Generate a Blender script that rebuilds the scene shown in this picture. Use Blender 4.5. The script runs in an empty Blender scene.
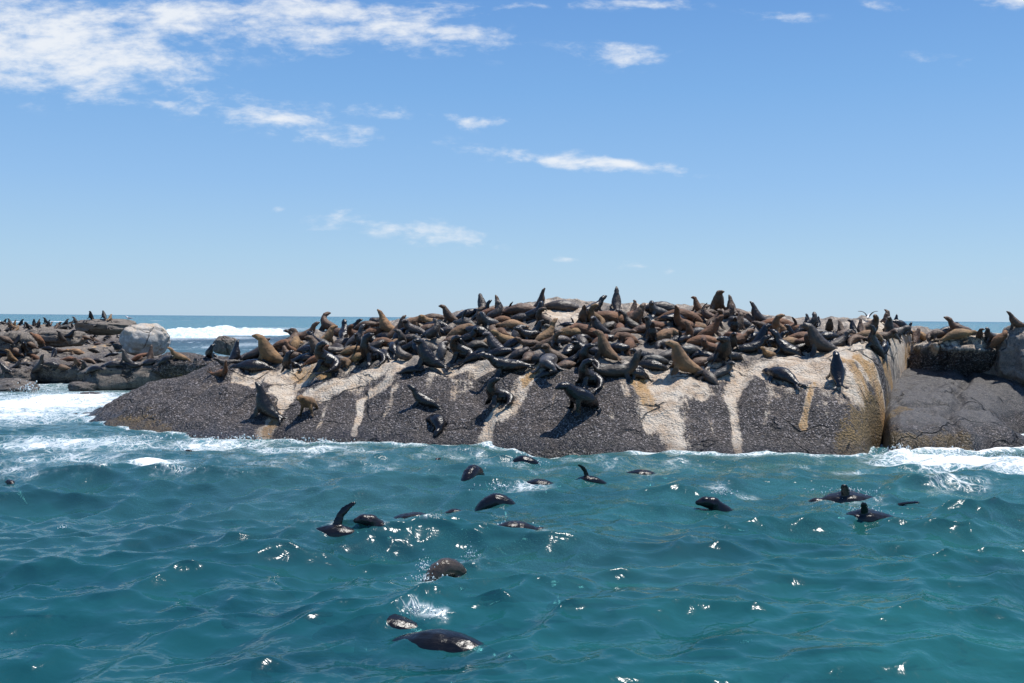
import bpy, bmesh, math, random
import numpy as np
from mathutils import Vector, Matrix, Quaternion
from mathutils.bvhtree import BVHTree

R = math.radians
random.seed(7)
rng = np.random.default_rng(11)
scene = bpy.context.scene
col = scene.collection

# ------------------------------------------------------------------ camera
H, F = 3.3, 995.0                     # eye height over the sea (m), focal length in pixels
PITCH, ROLL = math.atan(23.5 / F), R(0.46)
cf = Vector((0, math.cos(PITCH), -math.sin(PITCH)))
r0 = Vector((1, 0, 0)); u0 = r0.cross(cf)
cr = r0 * math.cos(ROLL) + u0 * math.sin(ROLL)
cu = cr.cross(cf)
CAM = Vector((0, 0, H))
cam = bpy.data.cameras.new('camera')
cam.sensor_width = 36; cam.lens = F / 1024 * 36
cam.clip_start = 0.1; cam.clip_end = 100000
cam_o = bpy.data.objects.new('camera', cam); col.objects.link(cam_o)
cam_o.matrix_world = Matrix(((cr.x, cu.x, -cf.x, CAM.x), (cr.y, cu.y, -cf.y, CAM.y), (cr.z, cu.z, -cf.z, CAM.z), (0, 0, 0, 1)))
scene.camera = cam_o

def hor(px): return 318.0 + (px - 512) * 0.00803
def ray(px, py): return (cf + cr * ((px - 512) / F) - cu * ((py - 341.5) / F)).normalized()
def sea(px, py):                      # point of the sea surface
    d = ray(px, py); t = -H / d.z
    return CAM + d * t

# ------------------------------------------------------------------ light and sky
SUN_EL, SUN_AZ = 69.0, 56.0           # azimuth from the view direction towards the right
view = scene.view_settings
scene.display_settings.display_device = 'sRGB'
view.view_transform = 'Standard'; view.look = 'None'; view.gamma = 1; view.use_curve_mapping = False
view.exposure = 0.3
scene.cycles.caustics_refractive = False; scene.cycles.caustics_reflective = False
scene.cycles.sample_clamp_direct = 2.0; scene.cycles.sample_clamp_indirect = 3
scene.cycles.max_bounces = 6; scene.cycles.diffuse_bounces = 3; scene.cycles.glossy_bounces = 3; scene.cycles.adaptive_threshold = .02
sd = Vector((math.sin(R(SUN_AZ)) * math.cos(R(SUN_EL)), math.cos(R(SUN_AZ)) * math.cos(R(SUN_EL)), math.sin(R(SUN_EL))))
sl = bpy.data.lights.new('sun', 'SUN'); sl.energy = 4.6; sl.angle = R(0.5); sl.color = (1, .955, .89)
so = bpy.data.objects.new('sun', sl); col.objects.link(so)
so.rotation_mode = 'QUATERNION'; so.rotation_quaternion = (-sd).to_track_quat('-Z', 'Y')

world = bpy.data.worlds.new('World'); scene.world = world; world.use_nodes = True

class NT:
    """small helper for node trees"""
    def __init__(s, tree): s.t = tree; s.n = tree.nodes; s.l = tree.links
    def new(s, typ, **kw):
        n = s.n.new(typ)
        for k, v in kw.items(): setattr(n, k, v)
        return n
    def put(s, sock, v):
        if v is None: return
        if isinstance(v, bpy.types.NodeSocket): s.l.new(v, sock)
        elif isinstance(v, bpy.types.Node): s.l.new(v.outputs[0], sock)
        else:
            if sock.type == 'RGBA' and isinstance(v, (tuple, list)) and len(v) == 3: v = (*v, 1)
            sock.default_value = v
    def m(s, op, a, b=None, c=None, clamp=False):
        n = s.new('ShaderNodeMath', operation=op); n.use_clamp = clamp
        for i, v in enumerate((a, b, c)):
            if v is not None: s.put(n.inputs[i], v)
        return n.outputs[0]
    def vm(s, op, a, b=None):
        n = s.new('ShaderNodeVectorMath', operation=op); s.put(n.inputs[0], a)
        if b is not None: s.put(n.inputs[1], b)
        return n.outputs[0]
    def mix(s, f, a, b, mode='MIX'):
        n = s.new('ShaderNodeMix', data_type='RGBA', blend_type=mode)
        s.put(n.inputs[0], f); s.put(n.inputs[6], a); s.put(n.inputs[7], b)
        return n.outputs[2]
    def noise(s, vec, scale, detail=4, rough=.55, dist=0, lac=2):
        n = s.new('ShaderNodeTexNoise'); s.put(n.inputs['Vector'], vec)
        s.put(n.inputs['Scale'], scale); n.inputs['Detail'].default_value = detail
        n.inputs['Roughness'].default_value = rough; n.inputs['Distortion'].default_value = dist
        n.inputs['Lacunarity'].default_value = lac
        return n.outputs[0]
    def vor(s, vec, scale, feature='F1', out=0, rand=1):
        n = s.new('ShaderNodeTexVoronoi', feature=feature); s.put(n.inputs['Vector'], vec)
        n.inputs['Scale'].default_value = scale; n.inputs['Randomness'].default_value = rand
        return n.outputs[out]
    def ss(s, v, a, b, lo=0, hi=1):
        n = s.new('ShaderNodeMapRange', interpolation_type='SMOOTHSTEP'); s.put(n.inputs[0], v)
        for i, x in zip((1, 2, 3, 4), (a, b, lo, hi)): s.put(n.inputs[i], x)
        return n.outputs[0]
    def attr(s, name): return s.new('ShaderNodeAttribute', attribute_name=name).outputs['Fac']
    def mapping(s, vec, scale=(1, 1, 1), rot=(0, 0, 0), loc=(0, 0, 0)):
        n = s.new('ShaderNodeMapping'); s.put(n.inputs[0], vec)
        n.inputs['Scale'].default_value = scale; n.inputs['Rotation'].default_value = rot; n.inputs['Location'].default_value = loc
        return n.outputs[0]
    def bump(s, h, strength, dist, normal=None):
        n = s.new('ShaderNodeBump'); n.inputs['Strength'].default_value = strength
        s.put(n.inputs['Distance'], dist); s.put(n.inputs['Height'], h)
        if normal is not None: s.put(n.inputs['Normal'], normal)
        return n.outputs[0]

w = NT(world.node_tree)
for n in list(w.n): w.n.remove(n)
sky = w.new('ShaderNodeTexSky', sky_type='NISHITA'); sky.sun_disc = False
sky.sun_elevation = R(SUN_EL); sky.sun_rotation = R(SUN_AZ)
sky.altitude = 0; sky.air_density = 1.0; sky.dust_density = 0.35; sky.ozone_density = 3.0
# wispy clouds, laid on the sky by direction (world space)
tc = w.new('ShaderNodeTexCoord').outputs['Generated']
sep = w.new('ShaderNodeSeparateXYZ'); w.put(sep.inputs[0], tc)
yy = w.m('MAXIMUM', sep.outputs[1], .05)
u = w.m('DIVIDE', sep.outputs[0], yy); v = w.m('DIVIDE', sep.outputs[2], yy)
comb = w.new('ShaderNodeCombineXYZ'); w.put(comb.inputs[0], u); w.put(comb.inputs[1], v)
uv = comb.outputs[0]
warp = w.new('ShaderNodeTexNoise'); w.put(warp.inputs['Vector'], w.mapping(uv, (5, 9, 1))); warp.inputs['Scale'].default_value = 1.0; warp.inputs['Detail'].default_value = 4
wv = w.vm('MULTIPLY', w.vm('SUBTRACT', warp.outputs['Color'], (.5, .5, .5)), (.12, .05, 0))
uvw = w.vm('ADD', uv, wv)
sw = w.new('ShaderNodeSeparateXYZ'); w.put(sw.inputs[0], uvw)
CL = [(40, 52, 140, 40, 4, 1.1), (135, 64, 70, 18, 8, .75), (0, 30, 90, 34, 0, .7), (200, 18, 190, 24, 5, 1.0), (340, 6, 150, 12, 0, .75), (425, 36, 84, 22, 8, .95),
      (272, 121, 92, 19, 12, 1.0), (150, 103, 48, 7, 6, .6), (390, 112, 120, 7, 5, .6), (480, 118, 36, 5, 4, .45),
      (613, 50, 42, 14, 4, 1.0), (555, 157, 110, 10, 7, .85), (610, 163, 55, 7, 4, .7), (436, 237, 54, 11, 4, 1.0), (340, 223, 36, 11, -4, .6),
      (285, 211, 10, 4, 0, .5), (628, 257, 20, 7, 0, .75), (661, 266, 11, 5, 0, .75), (565, 258, 14, 4, 0, .5), (655, -2, 42, 6, 2, .9), (785, 9, 36, 6, 5, .6),
      (1008, 3, 44, 11, 8, 1.0), (895, 5, 30, 5, 10, .45), (925, 55, 50, 8, 10, .3), (990, 275, 40, 7, 0, .25), (560, 2, 60, 5, 0, .5)]
dens = None
for (px, py, rx, ry, ang, s_) in CL:
    d = ray(px, py); cu_, cv_ = d.x / d.y, d.z / d.y
    du = w.m('SUBTRACT', sw.outputs[0], cu_); dv = w.m('SUBTRACT', sw.outputs[1], cv_)
    a = R(-ang); ca, sa = math.cos(a), math.sin(a)
    p = w.m('ADD', w.m('MULTIPLY', du, ca * F / rx), w.m('MULTIPLY', dv, sa * F / rx))
    q = w.m('ADD', w.m('MULTIPLY', du, -sa * F / ry), w.m('MULTIPLY', dv, ca * F / ry))
    g = w.m('ADD', w.m('MULTIPLY', p, p), w.m('MULTIPLY', q, q))
    e = w.m('MULTIPLY', w.m('POWER', 2.718, w.m('MULTIPLY', g, -1.2)), s_)
    dens = e if dens is None else w.m('ADD', dens, e)
n1 = w.noise(w.mapping(uvw, (16, 42, 1), (0, 0, R(-8))), 1.0, 9, .62)
n2 = w.noise(w.mapping(uv, (50, 110, 1), (0, 0, R(-5))), 1.0, 6, .6)
nn = w.m('ADD', w.m('MULTIPLY', n1, .66), w.m('MULTIPLY', n2, .34))
cov = w.m('ADD', w.m('MINIMUM', dens, 1.2), w.m('MULTIPLY', w.m('SUBTRACT', nn, .5), 4.4))
cloud = w.ss(cov, .2, 1.65)
cloud = w.m('MULTIPLY', cloud, w.ss(dens, .03, .3))
cloud = w.m('MULTIPLY', cloud, w.ss(sep.outputs[1], .05, .2))
bg1 = w.new('ShaderNodeBackground')
skyc = w.new('ShaderNodeHueSaturation'); skyc.inputs['Saturation'].default_value = 1.0; w.put(skyc.inputs['Color'], sky.outputs[0])
w.put(bg1.inputs[0], skyc.outputs[0]); bg1.inputs[1].default_value = .115
bg2 = w.new('ShaderNodeBackground'); bg2.inputs[0].default_value = (.93, .96, 1, 1); bg2.inputs[1].default_value = .78
ramp = w.new('ShaderNodeValToRGB'); w.put(ramp.inputs[0], sep.outputs[2])   # clear sea air: the blue deepens with height
for i, (p_, c_) in enumerate([(0.0, (.37, .52, .67)), (.06, (.31, .49, .68)), (.13, (.23, .42, .69)), (.22, (.155, .345, .65)), (.32, (.098, .258, .58)), (1.0, (.025, .10, .33))]):
    e_ = ramp.color_ramp.elements[i] if i < 2 else ramp.color_ramp.elements.new(p_)
    if i == 1: e_.position = p_
    e_.position = p_; e_.color = (*c_, 1)
bg3 = w.new('ShaderNodeBackground'); w.put(bg3.inputs[0], ramp.outputs[0]); bg3.inputs[1].default_value = .98
ms = w.new('ShaderNodeMixShader'); ms.inputs[0].default_value = .86; w.put(ms.inputs[1], bg1.outputs[0]); w.put(ms.inputs[2], bg3.outputs[0])
mx = w.new('ShaderNodeMixShader'); w.put(mx.inputs[0], w.m('MULTIPLY', cloud, .9)); w.put(mx.inputs[1], ms.outputs[0]); w.put(mx.inputs[2], bg2.outputs[0])
wo = w.new('ShaderNodeOutputWorld'); w.put(wo.inputs[0], mx.outputs[0])

# ------------------------------------------------------------------ numpy noise
_perm = rng.permutation(256); _perm = np.concatenate([_perm, _perm, _perm])
_grad = rng.normal(size=(256, 3)); _grad /= np.linalg.norm(_grad, axis=1)[:, None]
def pnoise(P):
    P = np.asarray(P, float); i = np.floor(P).astype(int); f = P - i; i &= 255
    t = f * f * f * (f * (f * 6 - 15) + 10); out = 0
    for dx in (0, 1):
        for dy in (0, 1):
            for dz in (0, 1):
                g = _grad[_perm[_perm[_perm[i[..., 0] + dx] + i[..., 1] + dy] + i[..., 2] + dz]]
                d = f - np.array([dx, dy, dz])
                wx = t[..., 0] if dx else 1 - t[..., 0]; wy = t[..., 1] if dy else 1 - t[..., 1]; wz = t[..., 2] if dz else 1 - t[..., 2]
                out = out + wx * wy * wz * (g * d).sum(-1)
    return out
def fbm(P, octaves=4, gain=.5):
    P = np.asarray(P, float); a, s, out = 1, 1, 0
    for k in range(octaves):
        out = out + a * pnoise(P * s + 17.3 * k); a *= gain; s *= 2.03
    return out
def smooth(a, b, x):
    t = np.clip((x - a) / (b - a), 0, 1); return t * t * (3 - 2 * t)
def xyz(x, y, z=0.0): return np.stack([x, y, np.zeros_like(x) + z], -1)

# ------------------------------------------------------------------ building helpers
def tag(o, label=None, cat=None, group=None, kind=None):
    if label: o['label'] = label
    if cat: o['category'] = cat
    if group: o['group'] = group
    if kind: o['kind'] = kind
    return o
def mesh_obj(name, V, Fc, mat, smooth_=True, parent=None):
    me = bpy.data.meshes.new(name); me.from_pydata([tuple(p) for p in V], [], [tuple(f) for f in Fc])
    if smooth_: me.polygons.foreach_set('use_smooth', [True] * len(me.polygons))
    me.materials.append(mat); me.update()
    o = bpy.data.objects.new(name, me); col.objects.link(o)
    if parent: o.parent = parent
    return o
def grid_obj(name, P, mat):            # P: rows x cols x 3
    r, c = P.shape[:2]
    idx = np.arange(r * c).reshape(r, c)
    Q = np.stack([idx[:-1, :-1], idx[:-1, 1:], idx[1:, 1:], idx[1:, :-1]], -1).reshape(-1, 4)
    me = bpy.data.meshes.new(name)
    me.vertices.add(r * c); me.vertices.foreach_set('co', P.reshape(-1).astype(np.float32))
    me.loops.add(Q.size); me.loops.foreach_set('vertex_index', Q.reshape(-1).astype(np.int32))
    me.polygons.add(len(Q)); me.polygons.foreach_set('loop_start', np.arange(0, Q.size, 4, dtype=np.int32))
    me.update(calc_edges=True); me.validate()
    me.polygons.foreach_set('use_smooth', np.ones(len(Q), bool))
    me.materials.append(mat)
    o = bpy.data.objects.new(name, me); col.objects.link(o)
    return o
def set_attr(o, name, vals):
    a = o.data.attributes.new(name, 'FLOAT', 'POINT'); a.data.foreach_set('value', np.asarray(vals, np.float32).reshape(-1))

def new_mat(name):
    m = bpy.data.materials.new(name); m.use_nodes = True
    t = NT(m.node_tree); b = t.n['Principled BSDF']; return m, t, b

# ------------------------------------------------------------------ materials
def rock_mat(name, light, dark, seed=0.0):
    """granite with mussel/barnacle crust low down (attr 'crust'), guano ('guano'), ochre stain ('ochre'), weed ('algae')"""
    m, t, b = new_mat(name)
    P = t.new('ShaderNodeNewGeometry').outputs['Position']
    P = t.vm('ADD', P, (seed, seed * .7, 0))
    big = t.noise(P, .9, 5, .6); med = t.noise(P, 4, 6, .65); fine = t.noise(P, 22, 5, .7)
    gran = t.mix(t.ss(med, .32, .68), dark, light)
    gran = t.mix(t.ss(fine, .42, .72), gran, t.mix(.5, gran, (.5, .44, .38)))
    gran = t.mix(t.ss(t.noise(P, 60, 3, .7), .5, .75), gran, (.06, .055, .05))
    # mussel crust: near-black shells, pale barnacle flecks, painted wet sparkle, brown weed
    wn = t.new('ShaderNodeTexNoise'); t.put(wn.inputs['Vector'], P); wn.inputs['Scale'].default_value = 7; wn.inputs['Detail'].default_value = 4
    Pc = t.vm('ADD', P, t.vm('MULTIPLY', t.vm('SUBTRACT', wn.outputs['Color'], (.5, .5, .5)), (.16, .16, .16)))
    cell = t.vor(Pc, 15, 'F1', 1); dist = t.vor(Pc, 15, 'F1', 0)
    cs = t.new('ShaderNodeSeparateColor'); t.put(cs.inputs[0], cell)
    cl = t.noise(P, 2.3, 5, .7)
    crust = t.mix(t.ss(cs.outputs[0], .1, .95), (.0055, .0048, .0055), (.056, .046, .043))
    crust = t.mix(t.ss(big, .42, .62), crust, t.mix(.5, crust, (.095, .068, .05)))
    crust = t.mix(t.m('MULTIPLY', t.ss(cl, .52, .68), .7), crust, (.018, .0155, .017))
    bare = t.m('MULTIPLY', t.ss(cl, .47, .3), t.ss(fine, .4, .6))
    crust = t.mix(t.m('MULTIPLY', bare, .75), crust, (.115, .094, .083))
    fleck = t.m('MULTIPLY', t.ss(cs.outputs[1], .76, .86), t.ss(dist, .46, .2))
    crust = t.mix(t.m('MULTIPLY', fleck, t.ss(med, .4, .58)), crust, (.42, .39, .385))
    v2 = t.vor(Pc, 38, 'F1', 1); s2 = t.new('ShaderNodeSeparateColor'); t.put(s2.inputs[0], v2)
    crust = t.mix(t.m('MULTIPLY', t.ss(s2.outputs[0], .74, .84), t.ss(cl, .3, .5)), crust, t.mix(s2.outputs[1], (.16, .135, .125), (.40, .36, .36)))  # fine light flecks put the sparkle of wet shells into the colour
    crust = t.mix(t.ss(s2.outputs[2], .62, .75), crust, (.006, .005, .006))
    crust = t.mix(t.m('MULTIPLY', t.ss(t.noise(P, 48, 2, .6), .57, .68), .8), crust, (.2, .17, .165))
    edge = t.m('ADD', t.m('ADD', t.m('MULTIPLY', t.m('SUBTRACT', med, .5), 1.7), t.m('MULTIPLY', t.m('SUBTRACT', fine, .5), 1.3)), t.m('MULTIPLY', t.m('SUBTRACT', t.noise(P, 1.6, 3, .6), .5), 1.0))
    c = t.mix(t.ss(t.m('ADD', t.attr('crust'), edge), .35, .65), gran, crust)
    runs = t.m('ADD', t.m('MULTIPLY', t.m('SUBTRACT', t.noise(t.mapping(P, (4.5, .7, .7)), 1, 4, .65), .5), 1.5), t.m('MULTIPLY', t.m('SUBTRACT', t.noise(t.mapping(P, (14, 1.6, 1.6)), 1, 3, .6), .5), .7))
    gmask = t.ss(t.m('ADD', t.attr('guano'), t.m('ADD', t.m('MULTIPLY', edge, .75), runs)), .36, .86)
    gc = t.mix(t.ss(t.noise(P, 2.2, 4, .6), .35, .7), (.63, .54, .43), (.47, .345, .235))
    gc = t.mix(t.ss(t.noise(P, 13, 5, .7), .52, .75), gc, (.72, .67, .60))
    gc = t.mix(t.ss(t.noise(P, 8, 5, .7), .6, .75), gc, (.2, .165, .13))
    c = t.mix(gmask, c, gc)
    oc = t.ss(t.m('ADD', t.attr('ochre'), t.m('MULTIPLY', edge, .9)), .38, .8)
    c = t.mix(t.m('MULTIPLY', oc, t.ss(runs, -.45, .25, .25, 1.0)), c, t.mix(t.ss(fine, .35, .65), (.33, .17, .055), (.47, .30, .13)))
    al = t.ss(t.m('ADD', t.attr('algae'), edge), .4, .75)
    c = t.mix(al, c, t.mix(t.ss(fine, .38, .62), (.03, .021, .01), (.23, .15, .055)))
    wj = t.new('ShaderNodeTexNoise'); t.put(wj.inputs['Vector'], P); wj.inputs['Scale'].default_value = .8; wj.inputs['Detail'].default_value = 5
    Pj = t.vm('ADD', P, t.vm('MULTIPLY', t.vm('SUBTRACT', wj.outputs['Color'], (.5, .5, .5)), (1.3, 1.3, 1.3)))
    crack = t.m('MULTIPLY', t.ss(t.vor(t.mapping(Pj, (.42, .6, .6)), 1, 'DISTANCE_TO_EDGE', 0), .022, .004), t.ss(t.noise(P, .7, 3, .6), .45, .6))
    c = t.mix(t.m('MULTIPLY', crack, .85), c, (.012, .01, .009))
    wet = t.attr('wet')
    c = t.mix(t.m('MULTIPLY', wet, .65), c, t.mix(1, c, (.35, .33, .32), 'MULTIPLY'))
    t.put(b.inputs['Base Color'], c)
    t.put(b.inputs['Roughness'], t.m('SUBTRACT', .78, t.m('MULTIPLY', wet, .45)))
    hb = t.m('ADD', t.m('MULTIPLY', dist, t.m('MULTIPLY', t.ss(t.attr('crust'), .3, .7), -.7)), t.m('ADD', t.m('MULTIPLY', crack, -2.5), t.m('ADD', t.m('MULTIPLY', med, 1.3), t.m('MULTIPLY', fine, .7))))
    t.put(b.inputs['Normal'], t.bump(hb, 1.0, .07))
    return m
ROCK = rock_mat('rock_granite', (.30, .25, .2), (.13, .112, .098))
ROCK_L = rock_mat('rock_reef', (.21, .172, .135), (.06, .052, .045), 5.0)
ROCK_D = rock_mat('rock_slab', (.046, .049, .058), (.015, .016, .020), 9.0)
ROCK_SHADE = rock_mat('rock_shade_dark', (.16, .145, .13), (.024, .022, .021), 12.0)  # darker rock colour, deepens the shade on the overhanging boulder
ROCK_W = rock_mat('rock_pale', (.62, .60, .56), (.36, .34, .31), 3.0)

def seal_mat():
    m, t, b = new_mat('seal_fur')
    oi = t.new('ShaderNodeObjectInfo')
    co = t.new('ShaderNodeTexCoord').outputs['Object']
    base = t.mix(1, oi.outputs['Color'], t.new('ShaderNodeVertexColor', layer_name='shade').outputs[0], 'MULTIPLY')
    rv = t.vm('ADD', co, oi.outputs['Location'])
    base = t.mix(t.ss(t.noise(rv, 5, 4, .6), .35, .7), base, t.mix(1, base, (1.5, 1.42, 1.32), 'MULTIPLY'))
    base = t.mix(t.ss(t.noise(rv, 2.2, 3, .5), .4, .65), base, t.mix(1, base, (.62, .6, .6), 'MULTIPLY'))
    streak = t.noise(t.mapping(rv, (14, 60, 60)), 1, 3, .6)
    base = t.mix(t.ss(streak, .3, .7), t.mix(1, base, (.72, .72, .72), 'MULTIPLY'), base)
    t.put(b.inputs['Base Color'], base)
    wet = oi.outputs['Alpha']
    t.put(b.inputs['Roughness'], t.m('ADD', t.m('SUBTRACT', .74, t.m('MULTIPLY', wet, .57)), t.m('MULTIPLY', t.m('SUBTRACT', streak, .5), .25)))
    t.put(b.inputs['Sheen Weight'], t.m('MULTIPLY', t.m('SUBTRACT', 1, wet), .12)); b.inputs['Sheen Roughness'].default_value = .4
    t.put(b.inputs['Normal'], t.bump(t.m('ADD', streak, t.noise(rv, 12, 3, .6)), 1.0, t.m('SUBTRACT', .012, t.m('MULTIPLY', wet, .0085))))
    return m
SEAL = seal_mat()

def water_mat():
    m, t, b = new_mat('sea_water')
    P = t.new('ShaderNodeNewGeometry').outputs['Position']
    cd = t.m('MULTIPLY', t.vm('LENGTH', P) if False else 1.0, 1.0)
    sp = t.new('ShaderNodeSeparateXYZ'); t.put(sp.inputs[0], P); D = sp.outputs[1]
    far = t.ss(D, 25, 160)
    shallow = t.attr('shallow'); foam_a = t.attr('foam')
    pat = t.noise(P, .33, 4, .6)
    pat = t.m('ADD', t.m('MULTIPLY', pat, .5), t.m('MULTIPLY', t.noise(t.mapping(P, (.35, 1.0, 1), (0, 0, .25)), .9, 4, .6), .5))
    deepc = t.mix(t.ss(pat, .38, .62), (.006, .092, .092), (.022, .178, .175))
    deepc = t.mix(t.m('MULTIPLY', t.ss(sp.outputs[2], .03, .26), .4), deepc, (.014, .135, .122))  # light through the thin crests put into the colour by height
    deepc = t.mix(t.m('ADD', .35, t.m('MULTIPLY', .65, t.ss(sp.outputs[0], -6, 7))), (.009, .084, .115), deepc)  # bluer reflection towards the left put into the base colour
    c = t.mix(shallow, deepc, (.10, .255, .265))
    c = t.mix(far, c, (.010, .06, .115))
    # foam: lacy web where the attribute is low, solid where high
    wq = t.new('ShaderNodeTexNoise'); t.put(wq.inputs['Vector'], t.mapping(P, (1.6, 1.1, 1))); wq.inputs['Scale'].default_value = 1; wq.inputs['Detail'].default_value = 4
    Pw = t.vm('ADD', P, t.vm('MULTIPLY', t.vm('SUBTRACT', wq.outputs['Color'], (.5, .5, .5)), (.8, .8, 0)))
    web = t.vor(t.mapping(Pw, (1.5, 1.0, .3)), 2.0, 'DISTANCE_TO_EDGE', 0)
    web2 = t.vor(t.mapping(Pw, (1.3, 1.0, .3)), 6.5, 'DISTANCE_TO_EDGE', 0)
    lace = t.m('MAXIMUM', t.ss(web, .11, .0), t.m('MULTIPLY', t.ss(web2, .16, .0), .8))
    fn = t.noise(t.mapping(P, (1.0, .7, 1)), 1.6, 6, .65); fn2 = t.noise(P, 9, 5, .7)
    f = t.m('ADD', foam_a, t.m('ADD', t.m('MULTIPLY', t.m('SUBTRACT', fn, .5), 1.5), t.m('MULTIPLY', t.m('SUBTRACT', fn2, .5), .9)))
    solid = t.ss(f, .62, .98)
    lacy = t.m('MULTIPLY', lace, t.ss(t.m('ADD', foam_a, t.m('MULTIPLY', t.m('SUBTRACT', fn, .5), 1.2)), .18, .62))
    foam = t.m('MULTIPLY', t.m('MAXIMUM', solid, t.m('MULTIPLY', lacy, .75)), t.ss(foam_a, .02, .12), clamp=True)
    milky = t.ss(t.m('ADD', foam_a, t.m('MULTIPLY', t.m('SUBTRACT', fn, .5), .8)), .1, .9)
    c = t.mix(t.m('MULTIPLY', milky, .55), c, (.22, .40, .43))
    c = t.mix(foam, c, (.80, .83, .84))
    t.put(b.inputs['Base Color'], c)
    t.put(b.inputs['Roughness'], t.m('ADD', t.m('ADD', .07, t.m('MULTIPLY', far, .2)), t.m('MULTIPLY', foam, .5)))
    b.inputs['IOR'].default_value = 1.75; b.inputs['Specular IOR Level'].default_value = 1.0
    # looking steeply down, a part of what swims just below shows through
    tr = t.new('ShaderNodeBsdfTransparent'); tr.inputs[0].default_value = (.42, .80, .80, 1)
    fr = t.new('ShaderNodeFresnel'); fr.inputs[0].default_value = 1.333
    fac = t.m('MULTIPLY', t.m('MULTIPLY', t.m('SUBTRACT', 1, foam), t.m('SUBTRACT', 1, milky)), t.m('MULTIPLY', .5, t.m('SUBTRACT', 1, fr.outputs[0])), clamp=True)
    ms = t.new('ShaderNodeMixShader'); t.put(ms.inputs[0], fac); t.put(ms.inputs[1], b.outputs[0]); t.put(ms.inputs[2], tr.outputs[0])
    t.put(t.n['Material Output'].inputs[0], ms.outputs[0])
    # ripples finer than the mesh
    r1 = t.noise(t.mapping(P, (1, .8, 1), (0, 0, .3)), 5.5, 3, .5, .6)
    r2 = t.noise(t.mapping(P, (.8, 1.3, 1), (0, 0, -.2)), 1.5, 4, .55, .5)
    r3 = t.noise(t.mapping(P, (.12, .30, 1), (0, 0, .05)), 1, 6, .65)
    nrm = t.bump(r3, 1.0, t.m('MULTIPLY', far, 2.2))
    nrm = t.bump(r2, 1.0, t.m('ADD', .03, t.m('MULTIPLY', t.ss(D, 14, 40), .22)), nrm)
    nrm = t.bump(r1, 1.0, .014, nrm)
    nrm = t.bump(t.m('MULTIPLY', foam, t.m('ADD', .5, fn2)), .6, .05, nrm)
    t.put(b.inputs['Normal'], nrm); t.put(fr.inputs['Normal'], nrm)
    return m
WATER = water_mat()
def foam_mat():
    m, t, b = new_mat('white_foam')
    P = t.new('ShaderNodeNewGeometry').outputs['Position']
    n = t.noise(P, 1.3, 6, .7)
    t.put(b.inputs['Base Color'], t.mix(t.ss(n, .34, .66), (.42, .58, .64), (.84, .87, .88)))
    b.inputs['Roughness'].default_value = .8
    t.put(b.inputs['Normal'], t.bump(n, .8, .4))
    return m
FOAM = foam_mat()
def plain(name, c, rough=.6):
    m, t, b = new_mat(name)
    P = t.new('ShaderNodeTexCoord').outputs['Object']
    t.put(b.inputs['Base Color'], t.mix(t.ss(t.noise(P, 14, 3, .6), .3, .7), c, tuple(min(1, x * 1.25) for x in c)))
    b.inputs['Roughness'].default_value = rough
    return m

# ------------------------------------------------------------------ the rocks (heights as functions of place)
def kn(x, pts):
    a = np.array(pts, float); return np.interp(x, a[:, 0], a[:, 1])
def smooth_kn(x, pts, s=10):
    return (kn(x - s, pts) + kn(x - s / 2, pts) + kn(x, pts) + kn(x + s / 2, pts) + kn(x + s, pts)) / 5

M_DF = [(40, 36), (85, 31), (105, 29.1), (135, 28.2), (170, 27.3), (230, 26.7), (300, 26.6), (400, 25.9), (470, 25.3), (540, 24.5), (650, 24.1), (760, 23.9), (852, 23.9), (864, 24.3), (873, 25.1), (880, 26.1), (887, 27.3), (894, 28.8), (903, 30.7), (915, 32.8), (925, 33.6), (1000, 33.8), (1150, 34)]
M_DR = [(40, 38), (85, 32), (105, 31), (150, 32), (200, 33), (240, 34), (300, 34.5), (350, 34.5), (400, 34), (450, 33.5), (500, 33), (880, 33), (915, 35), (1150, 36)]
M_ZR = [(40, -.6), (85, -.15), (105, .3), (150, .85), (200, 1.3), (240, 1.85), (300, 2.5), (350, 2.85), (400, 3.05), (450, 3.25), (500, 3.5), (560, 3.74), (600, 3.66), (650, 3.6), (700, 3.6), (760, 3.35), (820, 3.2), (880, 3.2), (915, 3.0), (960, 2.75), (1000, 2.6), (1150, 2.3)]
M_P = [(40, 1.5), (105, 1.8), (200, 1.5), (400, 1.3), (700, 1.35), (800, 1.6), (850, 2.1), (875, 2.3), (900, 2.6), (1150, 4)]
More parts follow.
